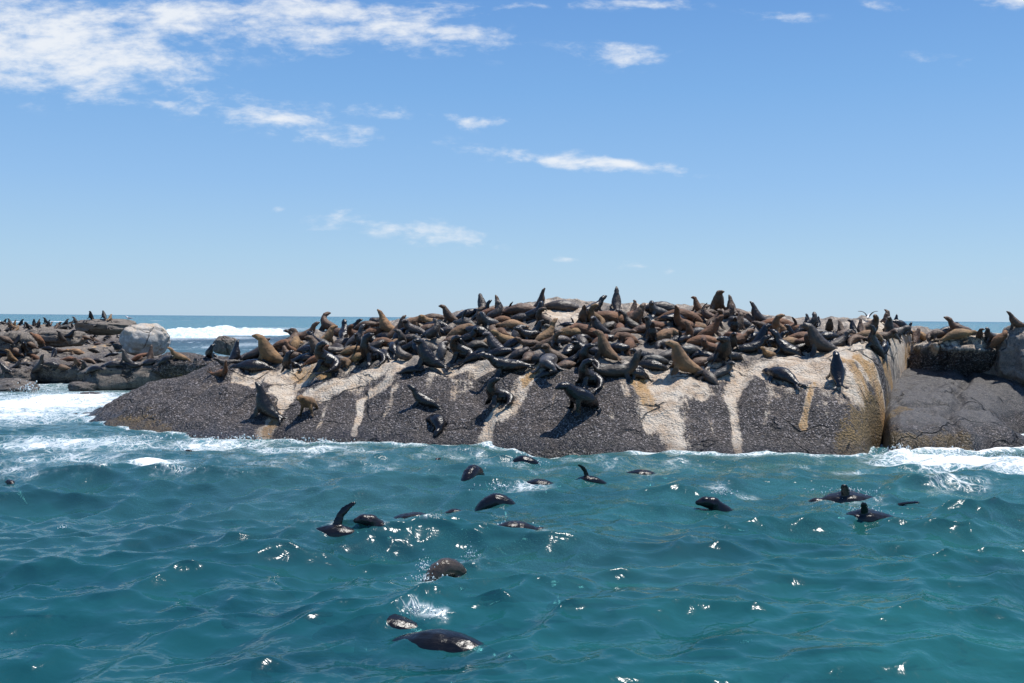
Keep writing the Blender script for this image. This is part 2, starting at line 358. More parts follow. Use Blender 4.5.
def h_main(x, y, detail=True):
    px = 512 + F * x / y
    if detail: px = px + smooth(840, 885, px) * 9 * fbm(xyz(y * .55, y * 0, 6.6), 3)
    wob = fbm(xyz(x * .55, y * .2, 3.1), 3) if detail else 0
    Df = smooth_kn(px, M_DF, 5) + .5 * wob; Dr = smooth_kn(px, M_DR); Zr = smooth_kn(px, M_ZR, 14); p = kn(px, M_P)
    t = (y - Df) / (Dr - Df)
    z = np.where(t < 0, -(Df - y) * 1.5, Zr * (1 - (1 - np.clip(t, 0, 1)) ** p))
    z = np.where(y > Dr, Zr - .09 * (y - Dr) ** 2, z)
    if detail:
        k = smooth(-.3, .5, t)
        lump = 1 - np.abs(fbm(xyz(x * .75, y * .6, 9.5), 3)) * 2
        z = z + k * (.2 * fbm(xyz(x * .45, y * .45, .5), 3) + (.13 * fbm(xyz(x * 1.5, y * 1.5, 1.5), 4)) + .17 * lump
                     + .34 * np.exp(-((px - 805) / 62) ** 2 - ((t - .2) / .2) ** 2) + .22 * np.exp(-((px - 590) / 70) ** 2 - ((t - .18) / .2) ** 2) + .2 * np.exp(-((px - 410) / 60) ** 2 - ((t - .2) / .22) ** 2)
                     - .2 * np.exp(-((px - 738 - 30 * (t - .2)) / 7) ** 2) * smooth(.75, .3, t) - .16 * np.exp(-((px - 492 + 40 * t) / 7) ** 2) * smooth(.7, .3, t) + .05 * fbm(xyz(x * 4.5, y * 4.5, 3.5), 3))
        # joints: a few shallow ledges running across the whaleback
        for (c0, sl, amp) in ((27.9, .05, .12), (30.2, -.06, .1)):
            dd = y - (c0 + sl * x + .5 * fbm(xyz(x * .35, y * 0, c0), 3))
            z = z - amp * np.exp(-(dd / .13) ** 2) * smooth(-.1, .25, fbm(xyz(x * .5, y * .1, c0 + 4), 2)) * k
    return z
def h_slab(x, y, detail=True):
    px = 512 + F * x / y
    Df = kn(px, [(878, 29.5), (884, 26.6), (892, 25.0), (902, 24.6), (960, 24.9), (1024, 25.6), (1150, 26.5)])
    if detail: Df = Df + .35 * fbm(xyz(x * .6, y * .2, 8.1), 3)
    t = (y - Df)
    z = np.where(t < 0, t * 1.3, .62 * (1 - np.exp(-t / .45)) + .125 * t)
    z = z - 1.6 * np.exp(-(((px - 1040) / 34) ** 2 + ((y - 28.2) / 1.7) ** 2))
    z = z - 4 * smooth(36, 39, y)
    if detail: z = z + .12 * fbm(xyz(x * .9, y * .9, 7.5), 4) + .05 * fbm(xyz(x * 4, y * 4, 2.5), 3) - .26 * np.exp(-((y - 27.6 - .12 * (x - 11) - .5 * fbm(xyz(x * .5, y * 0, 3.3), 3)) / .17) ** 2) - .2 * np.exp(-((x - 12.6 - .5 * (y - 28) - .5 * fbm(xyz(x * 0, y * .6, 5.3), 3)) / .15) ** 2) + .12 * (1 - 2 * np.abs(fbm(xyz(x * .7, y * .5, 1.9), 3)))
    return z
def h_reef(x, y, detail=True):
    px = 512 + F * x / y
    Df = kn(px, [(-400, 44), (-20, 47), (40, 50), (75, 47), (110, 46), (170, 45), (215, 47), (238, 56), (260, 70)])
    if detail: Df = Df + 1.4 * fbm(xyz(x * .22, y * .08, 4.4), 3)
    t = y - Df
    top = kn(px, [(-400, 1.5), (0, 1.2), (60, 1.12), (110, .95), (160, 1.0), (200, 1.0), (235, .85), (262, -1)])
    z = np.where(t < 0, t * .5, top * (1 - np.exp(-t / 2.2)))
    back = kn(px, [(-400, 160), (60, 120), (100, 78), (125, 60), (180, 58), (240, 58)])
    z = z - 3 * smooth(back, back * 1.12, y)
    # far tongue that reaches out to the horizon on the left
    Zt = 2.3 * np.exp(-((y - 118) / 24) ** 2) * smooth(170, 120, px)
    z = np.maximum(z, Zt - .25)
    if detail: z = z + smooth(-2, 1, t) * (.7 * fbm(xyz(x * .3, y * .22, 2.5), 3) + .5 * np.abs(fbm(xyz(x * .8, y * .6, 6), 4)) - .3)
    return z

rock_objs = []
def fan(c0, c1, dc, Ds):
    pc = np.arange(c0, c1 + dc, dc); DD, PC = np.meshgrid(Ds, pc, indexing='ij')
    return (PC - 512) / F * DD, DD
X, Y = fan(60, 1120, 1.8, np.concatenate([np.arange(22.8, 36, .06), np.arange(36, 43, .3)]))
Z = h_main(X, Y)
main_rock = grid_obj('rock_island', np.stack([X, Y, Z], -1), ROCK); tag(main_rock, kind='structure'); rock_objs.append(main_rock)
mainX, mainY, mainZ = X, Y, Z
X2, Y2 = fan(872, 1150, 1.8, np.arange(23.5, 39.5, .08)); Z2 = h_slab(X2, Y2)
slab = grid_obj('rock_slab', np.stack([X2, Y2, Z2], -1), ROCK_D); tag(slab, kind='structure'); rock_objs.append(slab)
X3, Y3 = fan(-330, 270, 2.0, np.concatenate([np.arange(41, 62, .14), np.geomspace(62, 170, 150)])); Z3 = h_reef(X3, Y3)
reef = grid_obj('reef', np.stack([X3, Y3, Z3], -1), ROCK_L); tag(reef, kind='structure'); rock_objs.append(reef)

def boulder(name, mat, c, size, seed, label=None, cat='boulder', rot=0, rough=.28, group=None, lean=0, n=44):
    """a weathered boulder: a sphere squared off, cut by joints and roughened"""
    th = np.linspace(0, math.pi, n); ph = np.linspace(0, 2 * math.pi, 2 * n, endpoint=False)
    T, Ph = np.meshgrid(th, ph, indexing='ij')
    d = np.stack([np.cos(T), np.sin(T) * np.cos(Ph), np.sin(T) * np.sin(Ph)], -1)
    e = .78; s = np.sign(d) * np.abs(d) ** e; s /= (np.abs(s) ** 2.4).sum(-1, keepdims=True) ** (1 / 2.4)
    s = s * (1 + rough * fbm(d * 1.3 + seed, 3) + .35 * rough * fbm(d * 4 + seed * 2, 4))[..., None]
    s[..., 0] += 0; s[..., 1] -= lean * np.clip(s[..., 2], -.6, 1)
    P = s * np.array(size) * .5
    ca, sa = math.cos(rot), math.sin(rot)
    V = np.stack([P[..., 0] * ca - P[..., 1] * sa, P[..., 0] * sa + P[..., 1] * ca, P[..., 2]], -1).reshape(-1, 3)
    m = 2 * n; Fs = []
    for i in range(n - 1):
        for j in range(m):
            a, b_ = i * m + j, i * m + (j + 1) % m
            if i == 0: Fs.append((0 * m, a + m, b_ + m)) if False else Fs.append((a, a + m, b_ + m, b_))
            else: Fs.append((a, a + m, b_ + m, b_))
    o = mesh_obj(name, V, Fs, mat)
    bm = bmesh.new(); bm.from_mesh(o.data); bmesh.ops.remove_doubles(bm, verts=bm.verts, dist=1e-4); bm.to_mesh(o.data); bm.free()
    o.location = c
    if label: tag(o, label, cat, group)
    rock_objs.append(o)
    return o
def bset(o, crust=0, guano=0, ochre=0, algae=0, wet=0, low=None):
    V = np.array([v.co for v in o.data.vertices]); n = len(V); z = V[:, 2] + o.location.z
    up = V[:, 2] / (np.abs(V[:, 2]).max())
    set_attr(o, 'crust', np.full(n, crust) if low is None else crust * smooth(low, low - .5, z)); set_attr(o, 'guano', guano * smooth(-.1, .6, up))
    set_attr(o, 'ochre', np.full(n, ochre)); set_attr(o, 'algae', algae * smooth(.3, -.6, up)); set_attr(o, 'wet', wet * smooth(.55, .1, z))

def at_depth(px, py, D):
    d = ray(px, py); return CAM + d * (D / d.y)
# dark joint block and its neighbours on the right
c = at_depth(962, 358, 33.2); o = boulder('boulder', ROCK_SHADE, (c.x, c.y, 1.98), (3.7, 2.3, 1.9), 2.2, 'dark overhanging boulder with a shaded face behind the smooth slab on the right', rot=.12, rough=.3, lean=.55); bset(o, crust=1, guano=.6, low=2.6)  # dark rock and low crust also paint deeper shade on the face
c = at_depth(1026, 356, 31.5); o = boulder('boulder', ROCK, (c.x, c.y, 2.1), (1.5, 1.8, 2.1), 4.7, 'tall grey boulder cut off by the right edge, one seal sitting on top', rot=.3); bset(o, guano=.25)
c = at_depth(996, 352, 32.6); o = boulder('boulder', ROCK, (c.x, c.y, 1.95), (1.1, 1.2, 1.5), 9.1, 'cracked grey boulder wedged between the dark overhang and the right edge boulder', rot=.6); bset(o, guano=.35)
# left: pale guano covered boulder, brown weathered ones at the water
c = at_depth(145, 339, 53); o = boulder('boulder', ROCK_W, (c.x, c.y, c.z - .05), (2.4, 2.2, 1.75), 1.4, 'large pale rounded boulder standing above the seals on the left reef', rough=.2, rot=.5); bset(o, guano=.55)
LB = [(128, 379, 44.6, 4.2, 2.6, 1.5, 3.3, 'long brown rounded boulder at the waterline of the left reef', .3, .35),
      (152, 371, 46, 2.6, 2.2, 1.3, 5.2, 'smaller brown boulder behind the long rounded one', .3, .3),
      (86, 387, 43.5, 1.5, 1.2, .55, 7.7, 'low wet rock in front of the long brown boulder', .5, .3),
      (88, 396, 40.6, 1.1, .7, .3, 6.4, 'flat dark rock awash in the channel', .6, .0),
      (10, 391, 43.3, 3.0, 1.8, 1.0, 8.8, 'weedy brown rock in the surf at the left edge', .4, .6),
      (36, 398, 41.5, 1.4, 1.1, .45, 2.9, 'low dark rock beside the surf at left', .7, .3),
      (62, 372, 48, 3.0, 2.0, 1.3, 6.1, 'craggy grey brown rock below the crowd on the left reef', .5, .2),
      (22, 375, 48, 3.4, 2.0, 1.0, 1.9, 'low jumbled rock below the seals at far left', .5, .2),
      (185, 366, 45, 3.2, 2.0, 1.2, 4.1, 'dark weedy rock under the lone seal between reef and island', .8, .4),
      (216, 367, 41, 2.2, 1.6, .9, 3.7, 'rough dark rock beside the left shoulder of the island', .7, .2),
      (225, 346, 62, 1.3, 1.2, 1.2, 5.9, 'small tan rock alone in the water behind the channel', .1, .0),
      (8, 345, 55, 3.0, 2.4, 1.4, 7.1, 'pale rock among the crowd at the left edge', .0, .0),
      (108, 327, 92, 6.0, 5.0, 1.5, 2.6, 'flat topped grey rock in front of the far reef', .2, .0),
      (52, 338, 62, 4.0, 3.0, 1.2, 9.6, 'broad pale ledge in the middle of the left reef', .0, .0)]
for (px, py, D, sx, sy, sz, seed, lab, cr_, al_) in LB:
    c = at_depth(px, py, D); o = boulder('boulder', ROCK_L, tuple(c), (sx, sy, sz), seed, lab, rot=seed, group='boulders of the left reef', n=30); bset(o, crust=cr_, guano=.12, algae=al_, wet=.6)

# ------------------------------------------------------------------ rays onto the rocks
bpy.context.view_layer.update()
trees = []
for o in rock_objs:
    V = [o.matrix_world @ v.co for v in o.data.vertices]
    trees.append(BVHTree.FromPolygons(V, [tuple(p.vertices) for p in o.data.polygons]))
def cast(px, py):
    best = None
    for t in trees:
        h = t.ray_cast(CAM, ray(px, py))
        if h[0] is not None and (best is None or h[3] < best[3]) and h[0].z > -.3: best = h
    return best
def on_rock(px, py):
    for k in range(60):
        h = cast(px, py + k * .5)
        if h: return h[0], (h[1] if h[1].z > 0 else -h[1]), k * .5
    return None, None, None
def ground(x, y):
    best = None
    for t in trees:
        h = t.ray_cast(Vector((x, y, 20)), Vector((0, 0, -1)))
        if h[0] is not None and (best is None or h[0].z > best[0].z): best = h
    return best

# stains of the island, as strips lying on the rock in world space
def strip_field(strips, X, Y):
    out = np.zeros_like(X)
    for pts in strips:
        W = []
        for (px, py, hw) in pts:
            h, n, _ = on_rock(px, py); W.append((h.x, h.y, hw * h.y / F * 1.05))
        for a, b in zip(W[:-1], W[1:]):
            ax, ay, aw = a; bx, by, bw = b
            L2 = (bx - ax) ** 2 + (by - ay) ** 2 + 1e-9
            t = np.clip(((X - ax) * (bx - ax) + (Y - ay) * (by - ay)) / L2, 0, 1)
            # across-slope distance counts fully, down-slope distance is stretched by the grazing view
            d = np.hypot(X - ax - t * (bx - ax), (Y - ay - t * (by - ay)) * .55); wd = aw + t * (bw - aw)
            out = np.maximum(out, smooth(1.75, .35, d / wd))
    return out
GUANO = [[(305, 376, 16), (286, 391, 13), (283, 404, 7), (275, 417, 6), (266, 431, 9)], [(255, 380, 12), (300, 380, 14)], [(402, 360, 7), (362, 377, 10), (326, 389, 7), (305, 396, 4)],
         [(402, 362, 6), (386, 383, 7), (372, 395, 6), (361, 402, 4), (360, 414, 3), (354, 433, 3)], [(432, 366, 4), (462, 370, 5), (495, 366, 4)],
         [(538, 366, 10), (527, 380, 9), (519, 394, 9), (510, 409, 9), (490, 424, 7), (483, 447, 6)], [(632, 374, 9), (660, 386, 25), (662, 409, 21), (672, 430, 14), (681, 452, 11)], [(660, 386, 20), (695, 385, 14)],
         [(700, 372, 10), (726, 369, 14), (742, 379, 11), (730, 397, 7), (735, 419, 4), (738, 450, 4)], [(752, 372, 10), (790, 366, 22), (832, 368, 22), (852, 384, 14), (866, 392, 8)], [(838, 352, 16), (862, 360, 12), (880, 385, 5)],
         [(545, 308, 12), (560, 314, 20), (582, 318, 18)], [(800, 344, 20), (850, 346, 16)], [(235, 378, 5), (255, 386, 4)], [(640, 300, 10), (650, 318, 9)], [(870, 326, 16), (905, 334, 10)], [(815, 384, 3), (803, 424, 3)]]
GUANO_WEAK = [[(434, 378, 10), (460, 386, 15)], [(205, 385, 4), (232, 377, 4), (250, 372, 4)], [(345, 372, 10), (395, 372, 12)], [(556, 372, 6), (548, 385, 4)], [(615, 372, 6), (628, 392, 4), (645, 420, 3)], [(775, 388, 10), (840, 392, 10)], [(470, 372, 3), (462, 402, 2)], [(600, 380, 3), (613, 416, 2)], [(704, 396, 4), (713, 432, 2)], [(772, 386, 4), (765, 422, 2)], [(560, 380, 3), (545, 422, 2)], [(396, 386, 4), (384, 418, 2)], [(330, 396, 4), (320, 426, 2)], [(648, 418, 4), (655, 448, 3)], [(820, 396, 4), (832, 430, 2)]]
OCHRE = [[(538, 368, 7), (527, 380, 6)], [(640, 384, 9), (648, 400, 7)], [(860, 358, 7), (876, 384, 9), (882, 410, 8), (882, 440, 6)], [(846, 360, 6), (864, 388, 9), (872, 430, 8)], [(882, 362, 3), (892, 385, 3)], [(908, 345, 3), (910, 370, 3)], [(815, 384, 2), (803, 426, 3)], [(300, 375, 8), (325, 373, 6)], [(268, 430, 6), (277, 418, 4)]]
ALGAE = [[(848, 450, 12), (866, 444, 14), (880, 440, 8)], [(108, 424, 6), (135, 426, 11), (165, 432, 6)], [(868, 425, 8), (874, 410, 5)], [(887, 440, 6), (888, 420, 4), (890, 400, 3)]]
g1 = strip_field(GUANO, X, Y); g2 = strip_field(GUANO_WEAK, X, Y)
zone = smooth(1.7, 2.5, Z) * smooth(-9, -5.5, X)
set_attr(main_rock, 'guano', np.clip(np.maximum(np.maximum(g1, .45 * g2), .36 * zone), 0, 1))
set_attr(main_rock, 'ochre', strip_field(OCHRE, X, Y)); set_attr(main_rock, 'algae', .85 * strip_field(ALGAE, X, Y))
crust = smooth(2.35, 1.5, Z + .25 * fbm(xyz(X * .5, Y * .5, 2.2), 3) - .03 * X) * (1 - .85 * smooth(10.2, 11.2, X))
set_attr(main_rock, 'crust', np.maximum(crust, .8 * smooth(-6.5, -8, X))); set_attr(main_rock, 'wet', smooth(.42, .08, Z + .25 * fbm(xyz(X * .8, Y * .8, 5.5), 3)))
set_attr(slab, 'guano', np.zeros_like(X2)); set_attr(slab, 'ochre', .35 * strip_field([[(893, 445, 4), (892, 425, 4)]], X2, Y2))
set_attr(slab, 'algae', .8 * strip_field([[(892, 440, 5), (900, 446, 6), (940, 450, 7), (965, 448, 8)], [(890, 415, 5), (905, 408, 6)]], X2, Y2)); set_attr(slab, 'crust', .15 + .7 * smooth(.9, .3, Z2)); set_attr(slab, 'wet', .5 + .6 * smooth(.5, .1, Z2))
set_attr(reef, 'guano', .08 + .35 * smooth(.0, .5, fbm(xyz(X3 * .2, Y3 * .1, 9), 3))); set_attr(reef, 'ochre', .12 + .3 * smooth(.1, .5, fbm(xyz(X3 * .3, Y3 * .1, 4), 3)))
set_attr(reef, 'algae', .6 * smooth(.9, .3, Z3)); set_attr(reef, 'crust', smooth(1.2, .5, Z3)); set_attr(reef, 'wet', smooth(.5, .15, Z3))

# ------------------------------------------------------------------ the sea
q = np.concatenate([np.arange(720, 18, -1.0), np.geomspace(18, .06, 70)])
DsW = H * F / q
pcs = np.concatenate([np.linspace(-3500, -320, 40), np.arange(-260, 1290, 2.0), np.linspace(1345, 4500, 40)])
DD, PC = np.meshgrid(DsW, pcs, indexing='ij')
WX = (PC - 512) / F * DD; WY = DD.copy()
rowstep = np.maximum(np.gradient(DsW)[:, None] * np.ones_like(DD), 2.0 * DD / F)
wr = np.random.default_rng(5)
dX = np.zeros_like(WX); dY = np.zeros_like(WX); dZ = np.zeros_like(WX)
for (l0, l1, n_, slope, choppy, spread) in ((5, 11, 10, .06, .8, .5), (1.8, 4.0, 24, .13, 1.0, .8), (.7, 1.7, 40, .225, 1.05, 1.0), (.3, .65, 44, .20, 1.0, 1.25), (.11, .28, 36, .06, .8, 1.4)):
    lam = np.exp(wr.uniform(math.log(l0), math.log(l1), n_)); k = 2 * math.pi / lam
    amp = slope * math.sqrt(2.0 / n_) / k
    ang = -math.pi / 2 + .38 + wr.normal(0, spread * .55, n_); ph = wr.uniform(0, 2 * math.pi, n_)
    for i in range(n_):
        att = smooth(1.8, 3.6, lam[i] / rowstep) * (1 - .4 * smooth(22, 60, DD))
        arg = k[i] * (math.cos(ang[i]) * WX + math.sin(ang[i]) * WY) + ph[i]
        s_ = np.sin(arg) * amp[i] * att; c_ = np.cos(arg) * amp[i] * att
        dZ += c_; dX -= choppy * math.cos(ang[i]) * s_; dY -= choppy * math.sin(ang[i]) * s_
gust = .72 + .5 * smooth(-.4, .4, fbm(xyz(WX * .12, WY * .1, 1.1), 3))
dX *= gust; dY *= gust; dZ *= gust
hr = np.full_like(WX, -5.0)
msk = (DD > 22) & (DD < 40) & (PC > 40) & (PC < 1150); hr[msk] = np.maximum(hr[msk], h_main(WX[msk], WY[msk]))
msk = (DD > 23) & (DD < 39) & (PC > 872) & (PC < 1150); hr[msk] = np.maximum(hr[msk], h_slab(WX[msk], WY[msk]))
msk = (DD > 38) & (DD < 170) & (PC > -330) & (PC < 270); hr[msk] = np.maximum(hr[msk], h_reef(WX[msk], WY[msk]))
near = smooth(-1.1, -.05, hr)
calm = 1 - .45 * near
foam = np.zeros_like(WX)
BL = [(45, 404, 95, 14, 1.1), (15, 418, 75, 10, .95), (95, 414, 40, 8, .55), (70, 441, 100, 7, .8), (155, 467, 30, 6, .95), (210, 443, 70, 7, .8), (290, 450, 70, 7, .66), (360, 452, 45, 5, .45), (450, 455, 60, 5, .35), (60, 460, 100, 12, .5), (190, 480, 70, 8, .3), (20, 480, 60, 8, .35),
      (960, 463, 85, 9, 1.1), (1020, 472, 50, 11, 1.0), (905, 459, 26, 6, 1.0), (860, 474, 30, 5, .45), (960, 488, 60, 8, .35), (800, 470, 40, 5, .4), (690, 466, 60, 5, .35), (580, 462, 50, 5, .3), (1028, 413, 20, 9, 1.2), (720, 488, 20, 4, .38), (750, 492, 14, 3, .45),
      (600, 468, 320, 13, .27), (330, 462, 200, 14, .3), (444, 574, 30, 6, .62), (428, 578, 14, 6, .62), (470, 558, 20, 9, .42), (425, 617, 30, 5, .44), (500, 527, 16, 5, .45), (512, 536, 40, 4, .45), (575, 466, 26, 4, .5), (530, 489, 26, 5, .5), (560, 540, 50, 6, .22), (330, 545, 16, 3, .45), (855, 500, 50, 6, .45), (690, 540, 60, 8, .15), (230, 470, 40, 5, .3), (300, 470, 60, 6, .3),
      (200, 331, 75, 5, 1.0), (110, 340, 32, 4, .95), (115, 350, 30, 3, .8), (165, 338, 60, 3, .7), (5, 322, 12, 4, 1.1), (240, 345, 40, 4, .5), (230, 357, 30, 4, .5), (90, 388, 40, 3, .6), (230, 338, 40, 2, .6), (50, 385, 40, 4, .6)]
for (px, py, rx, ry, s_) in BL:
    c = sea(px, py); D = c.y; a = rx * D / F; b = max(ry * D * D / (H * F), .12)
    foam = np.maximum(foam, s_ * np.exp(-(((WX - c.x) / a) ** 2 + ((WY - c.y) / b) ** 2) * .9))
shore = smooth(-.55, -.02, hr) * smooth(.6, .2, hr)
foam = np.maximum(foam, shore * kn(PC, [(-300, .8), (60, .75), (150, .6), (330, .74), (480, .68), (800, .7), (870, .7), (900, .95), (1200, 1)]))
crest = smooth(.17, .34, dZ) * .3 * smooth(60, 20, DD); foam = np.maximum(foam, crest)
wz = dZ * calm + .10 * foam * (1 + fbm(xyz(WX * 1.6, WY * 1.6, .3), 3)) * smooth(.4, .9, foam)
sea_o = grid_obj('sea', np.stack([WX + dX * calm, WY + dY * calm, wz], -1), WATER); tag(sea_o, kind='structure')
set_attr(sea_o, 'foam', foam)
set_attr(sea_o, 'shallow', np.clip(.42 * smooth(11, 25, DD) + .55 * near + .16 * smooth(.0, .5, fbm(xyz(WX * .16, WY * .1, 5), 3)), 0, 1) * (1 - .6 * smooth(45, 120, DD)))
# sea bed
def bed_mat():
    m, t, b = new_mat('sea_bed_sand'); P = t.new('ShaderNodeNewGeometry').outputs['Position']
    t.put(b.inputs['Base Color'], t.mix(t.noise(P, .5, 4, .6), (.008, .05, .055), (.02, .08, .08))); b.inputs['Roughness'].default_value = .9
    return m
BX, BY = fan(-600, 1600, 60, np.array([2, 5, 10, 20, 30, 45, 70, 120, 300.]))
bed = grid_obj('sea_bed', np.stack([BX * 1.3, BY, -2.6 + .5 * fbm(xyz(BX * .1, BY * .1, .2), 2)], -1), bed_mat()); tag(bed, kind='structure')
# the breaker behind the island
def breaker(name, px0, px1, D, hgt, depth, seed):
    n = 150; xs = np.linspace((px0 - 512) / F * D, (px1 - 512) / F * D, n); ts = np.linspace(-1, 1, 40)
    TT, XX = np.meshgrid(ts, xs, indexing='ij'); uu = np.linspace(0, 1, n)[None, :]
    env = np.clip(np.sin(math.pi * uu), 0, 1) ** .45 * (.55 + .55 * smooth(-.35, .35, fbm(xyz(XX * .12, XX * 0, seed), 3)))
    prof = np.where(TT < .15, np.clip(1 - ((.15 - TT) / 1.15) ** 1.3, 0, 1), np.clip(1 - ((TT - .15) / .85) ** 2, 0, 1))
    ZZ = hgt * env * prof + .55 * fbm(np.stack([XX * .7, TT * 3, np.zeros_like(XX) + seed], -1), 5, .65) * prof - .15
    return tag(grid_obj(name, np.stack([XX, D + TT * depth + .02 * XX, ZZ], -1), FOAM), kind='structure')
breaker('breaking_wave', 118, 290, 176, 1.65, 9, 1.5)
breaker('breaking_wave', 166, 222, 150, .9, 5, 4.5)
breaker('breaking_wave', -40, 9, 170, 2.7, 6, 6.5)

# ------------------------------------------------------------------ the seals
def catmull(P, n=6):
    P = np.asarray(P, float); Q = np.vstack([2 * P[0] - P[1], P, 2 * P[-1] - P[-2]]); out = []
    for i in range(1, len(Q) - 2):
        for k in range(n):
            t = k / n
            out.append(.5 * (2 * Q[i] + (Q[i + 1] - Q[i - 1]) * t + (2 * Q[i - 1] - 5 * Q[i] + 4 * Q[i + 1] - Q[i + 2]) * t * t + (3 * Q[i] - Q[i - 1] - 3 * Q[i + 1] + Q[i + 2]) * t ** 3))
    out.append(Q[-2]); return np.array(out)
def loft(rows, side=(0, 1, 0), n=14, sub=5):
    """rows: x, y, z, half width across, half width up"""
    C = catmull(rows, sub); P = C[:, :3]; rw = np.maximum(C[:, 3], .004); rh = np.maximum(C[:, 4], .004)
    T = np.gradient(P, axis=0); T /= np.linalg.norm(T, axis=1)[:, None]
    L = np.array(side, float); V = []; Fs = []
    for i in range(len(P)):
        L = L - T[i] * (L @ T[i]); L /= np.linalg.norm(L); U = np.cross(T[i], L)
        for k in range(n):
            a = 2 * math.pi * k / n; V.append(P[i] + L * rw[i] * math.cos(a) + U * rh[i] * math.sin(a))
        if i:
            for k in range(n):
                a, b = (i - 1) * n + k, (i - 1) * n + (k + 1) % n; Fs.append((a, b, b + n, a + n))
    V.append(P[0] - T[0] * .01); V.append(P[-1] + T[-1] * .012); s, e = len(V) - 2, len(V) - 1; o = (len(P) - 1) * n
    for k in range(n):
        Fs.append((s, (k + 1) % n, k)); Fs.append((e, o + k, o + (k + 1) % n))
    return V, Fs
def head(p, d, fat=1.0):
    p = np.array(p, float); d = np.array(d, float); d /= np.linalg.norm(d); up = np.array([0, 0, 1.])
    if abs(d[2]) > .8: up = np.array([-1., 0, .3])
    out = []
    for (a, r, lift) in ((0, .128 * fat, 0), (.09, .114 * (.5 + .5 * fat), .008), (.165, .108, .016), (.23, .086, .006), (.28, .060, -.008), (.325, .05, -.014), (.352, .03, -.018)):
        q_ = p + d * a + up * lift; out.append((*q_, r, r * .95))
    side = np.cross(up, d); side /= np.linalg.norm(side); u2 = np.cross(d, side)
    eyes = [p + d * .235 + side * s_ * .068 + u2 * .054 for s_ in (1, -1)]
    ears = [([*(p + d * .13 + side * s_ * .088 + u2 * .04), .018, .013], [*(p + d * .09 + side * s_ * .13 + u2 * .02), .013, .01], [*(p + d * .05 + side * s_ * .145 + u2 * .0), .007, .007]) for s_ in (1, -1)]
    return out, eyes, ears, p + d * .352
def flip(pts, side=(1, 0, 0)): return loft(pts, side, 10, 4)

PROTO = {}
def seal_proto(kind, spine, hp, hd, front, rear, voxel=.022, fat=1.0):
    hpts, eyes, ears, nose = head(hp, hd, fat)
    pieces = [loft(list(spine) + hpts)] + [loft(e, (0, 0, 1), 8, 3) for e in ears]
    fl = []
    for (pts, side) in list(front) + list(rear): pieces.append(flip(pts, side)); fl.append(np.array(pts)[1:, :3])
    V, Fs = [], []
    for v_, f_ in pieces:
        o = len(V); V += [tuple(p) for p in v_]; Fs += [tuple(i + o for i in f) for f in f_]
    me = bpy.data.meshes.new('tmp'); me.from_pydata(V, [], Fs); ob = bpy.data.objects.new('tmp', me); col.objects.link(ob)
    md = ob.modifiers.new('r', 'REMESH'); md.mode = 'VOXEL'; md.voxel_size = voxel; md.use_smooth_shade = True
    sm = ob.modifiers.new('s', 'SMOOTH'); sm.factor = .5; sm.iterations = 3
    dg = bpy.context.evaluated_depsgraph_get(); dg.update()
    new = bpy.data.meshes.new_from_object(ob.evaluated_get(dg)); bpy.data.objects.remove(ob); bpy.data.meshes.remove(me)
    new.name = 'fur_seal'; new.materials.clear(); new.materials.append(SEAL)
    C = np.array([v.co for v in new.vertices]); no = np.array([v.normal for v in new.vertices])
    body = smooth(.22, .5, np.linalg.norm(C - nose, axis=1))
    C = C + no * (body * (.022 * fbm(C * 3.2 + len(PROTO), 3) + .010 * fbm(C * np.array([5, 5, 14]) + 3, 3)))[:, None]   # blubber and folds
    new.vertices.foreach_set('co', C.astype(np.float32).reshape(-1)); new.update()
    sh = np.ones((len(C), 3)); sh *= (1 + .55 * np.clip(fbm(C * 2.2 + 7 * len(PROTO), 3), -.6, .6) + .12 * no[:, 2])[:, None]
    dmin = np.full(len(C), 9.)
    for pts in fl:
        for a, b in zip(pts[:-1], pts[1:]):
            t = np.clip(((C - a) @ (b - a)) / ((b - a) @ (b - a)), 0, 1); dmin = np.minimum(dmin, np.linalg.norm(C - a - t[:, None] * (b - a), axis=1))
    k = smooth(.13, .05, dmin); sh *= (1 - .72 * k)[:, None]
    dn = np.linalg.norm(C - nose, axis=1); sh *= (1 - .6 * smooth(.06, .02, dn))[:, None]
    muz = smooth(.2, .1, dn) * (1 - smooth(.07, .03, dn)); sh *= (1 + .35 * muz)[:, None]
    hc = np.array(hp) ; 
    for e in eyes: sh *= (1 - .93 * smooth(.034, .018, np.linalg.norm(C - e, axis=1)))[:, None]
    # coat tone per vertex, a little lighter on upward faces
    ca = new.color_attributes.new('shade', 'FLOAT_COLOR', 'POINT')
    ca.data.foreach_set('color', np.concatenate([sh, np.ones((len(C), 1))], 1).astype(np.float32).reshape(-1))
    PROTO[kind] = new
    return new
def ff(sh, wr_, tip, w=(.085, .10, .06), th=(.055, .028, .012)):   # a front flipper from shoulder over the wrist to the tip
    mid = [(wr_[i] + tip[i]) / 2 for i in range(3)]
    return ([(*sh, w[0], th[0]), (*wr_, w[1], th[1]), (*mid, w[1] * .95, th[1] * .6), (*tip, w[2] * .5, th[2])], (1, 0, 0))
def rf(a, b_, tip):
    return ([(*a, .05, .04), (*b_, .065, .022), (*tip, .075, .012)], (0, 1, 0))
FLATR = [rf((-.72, .05, .06), (-.86, .1, .035), (-1.02, .17, .02)), rf((-.72, -.05, .06), (-.86, -.1, .035), (-1.02, -.17, .02))]

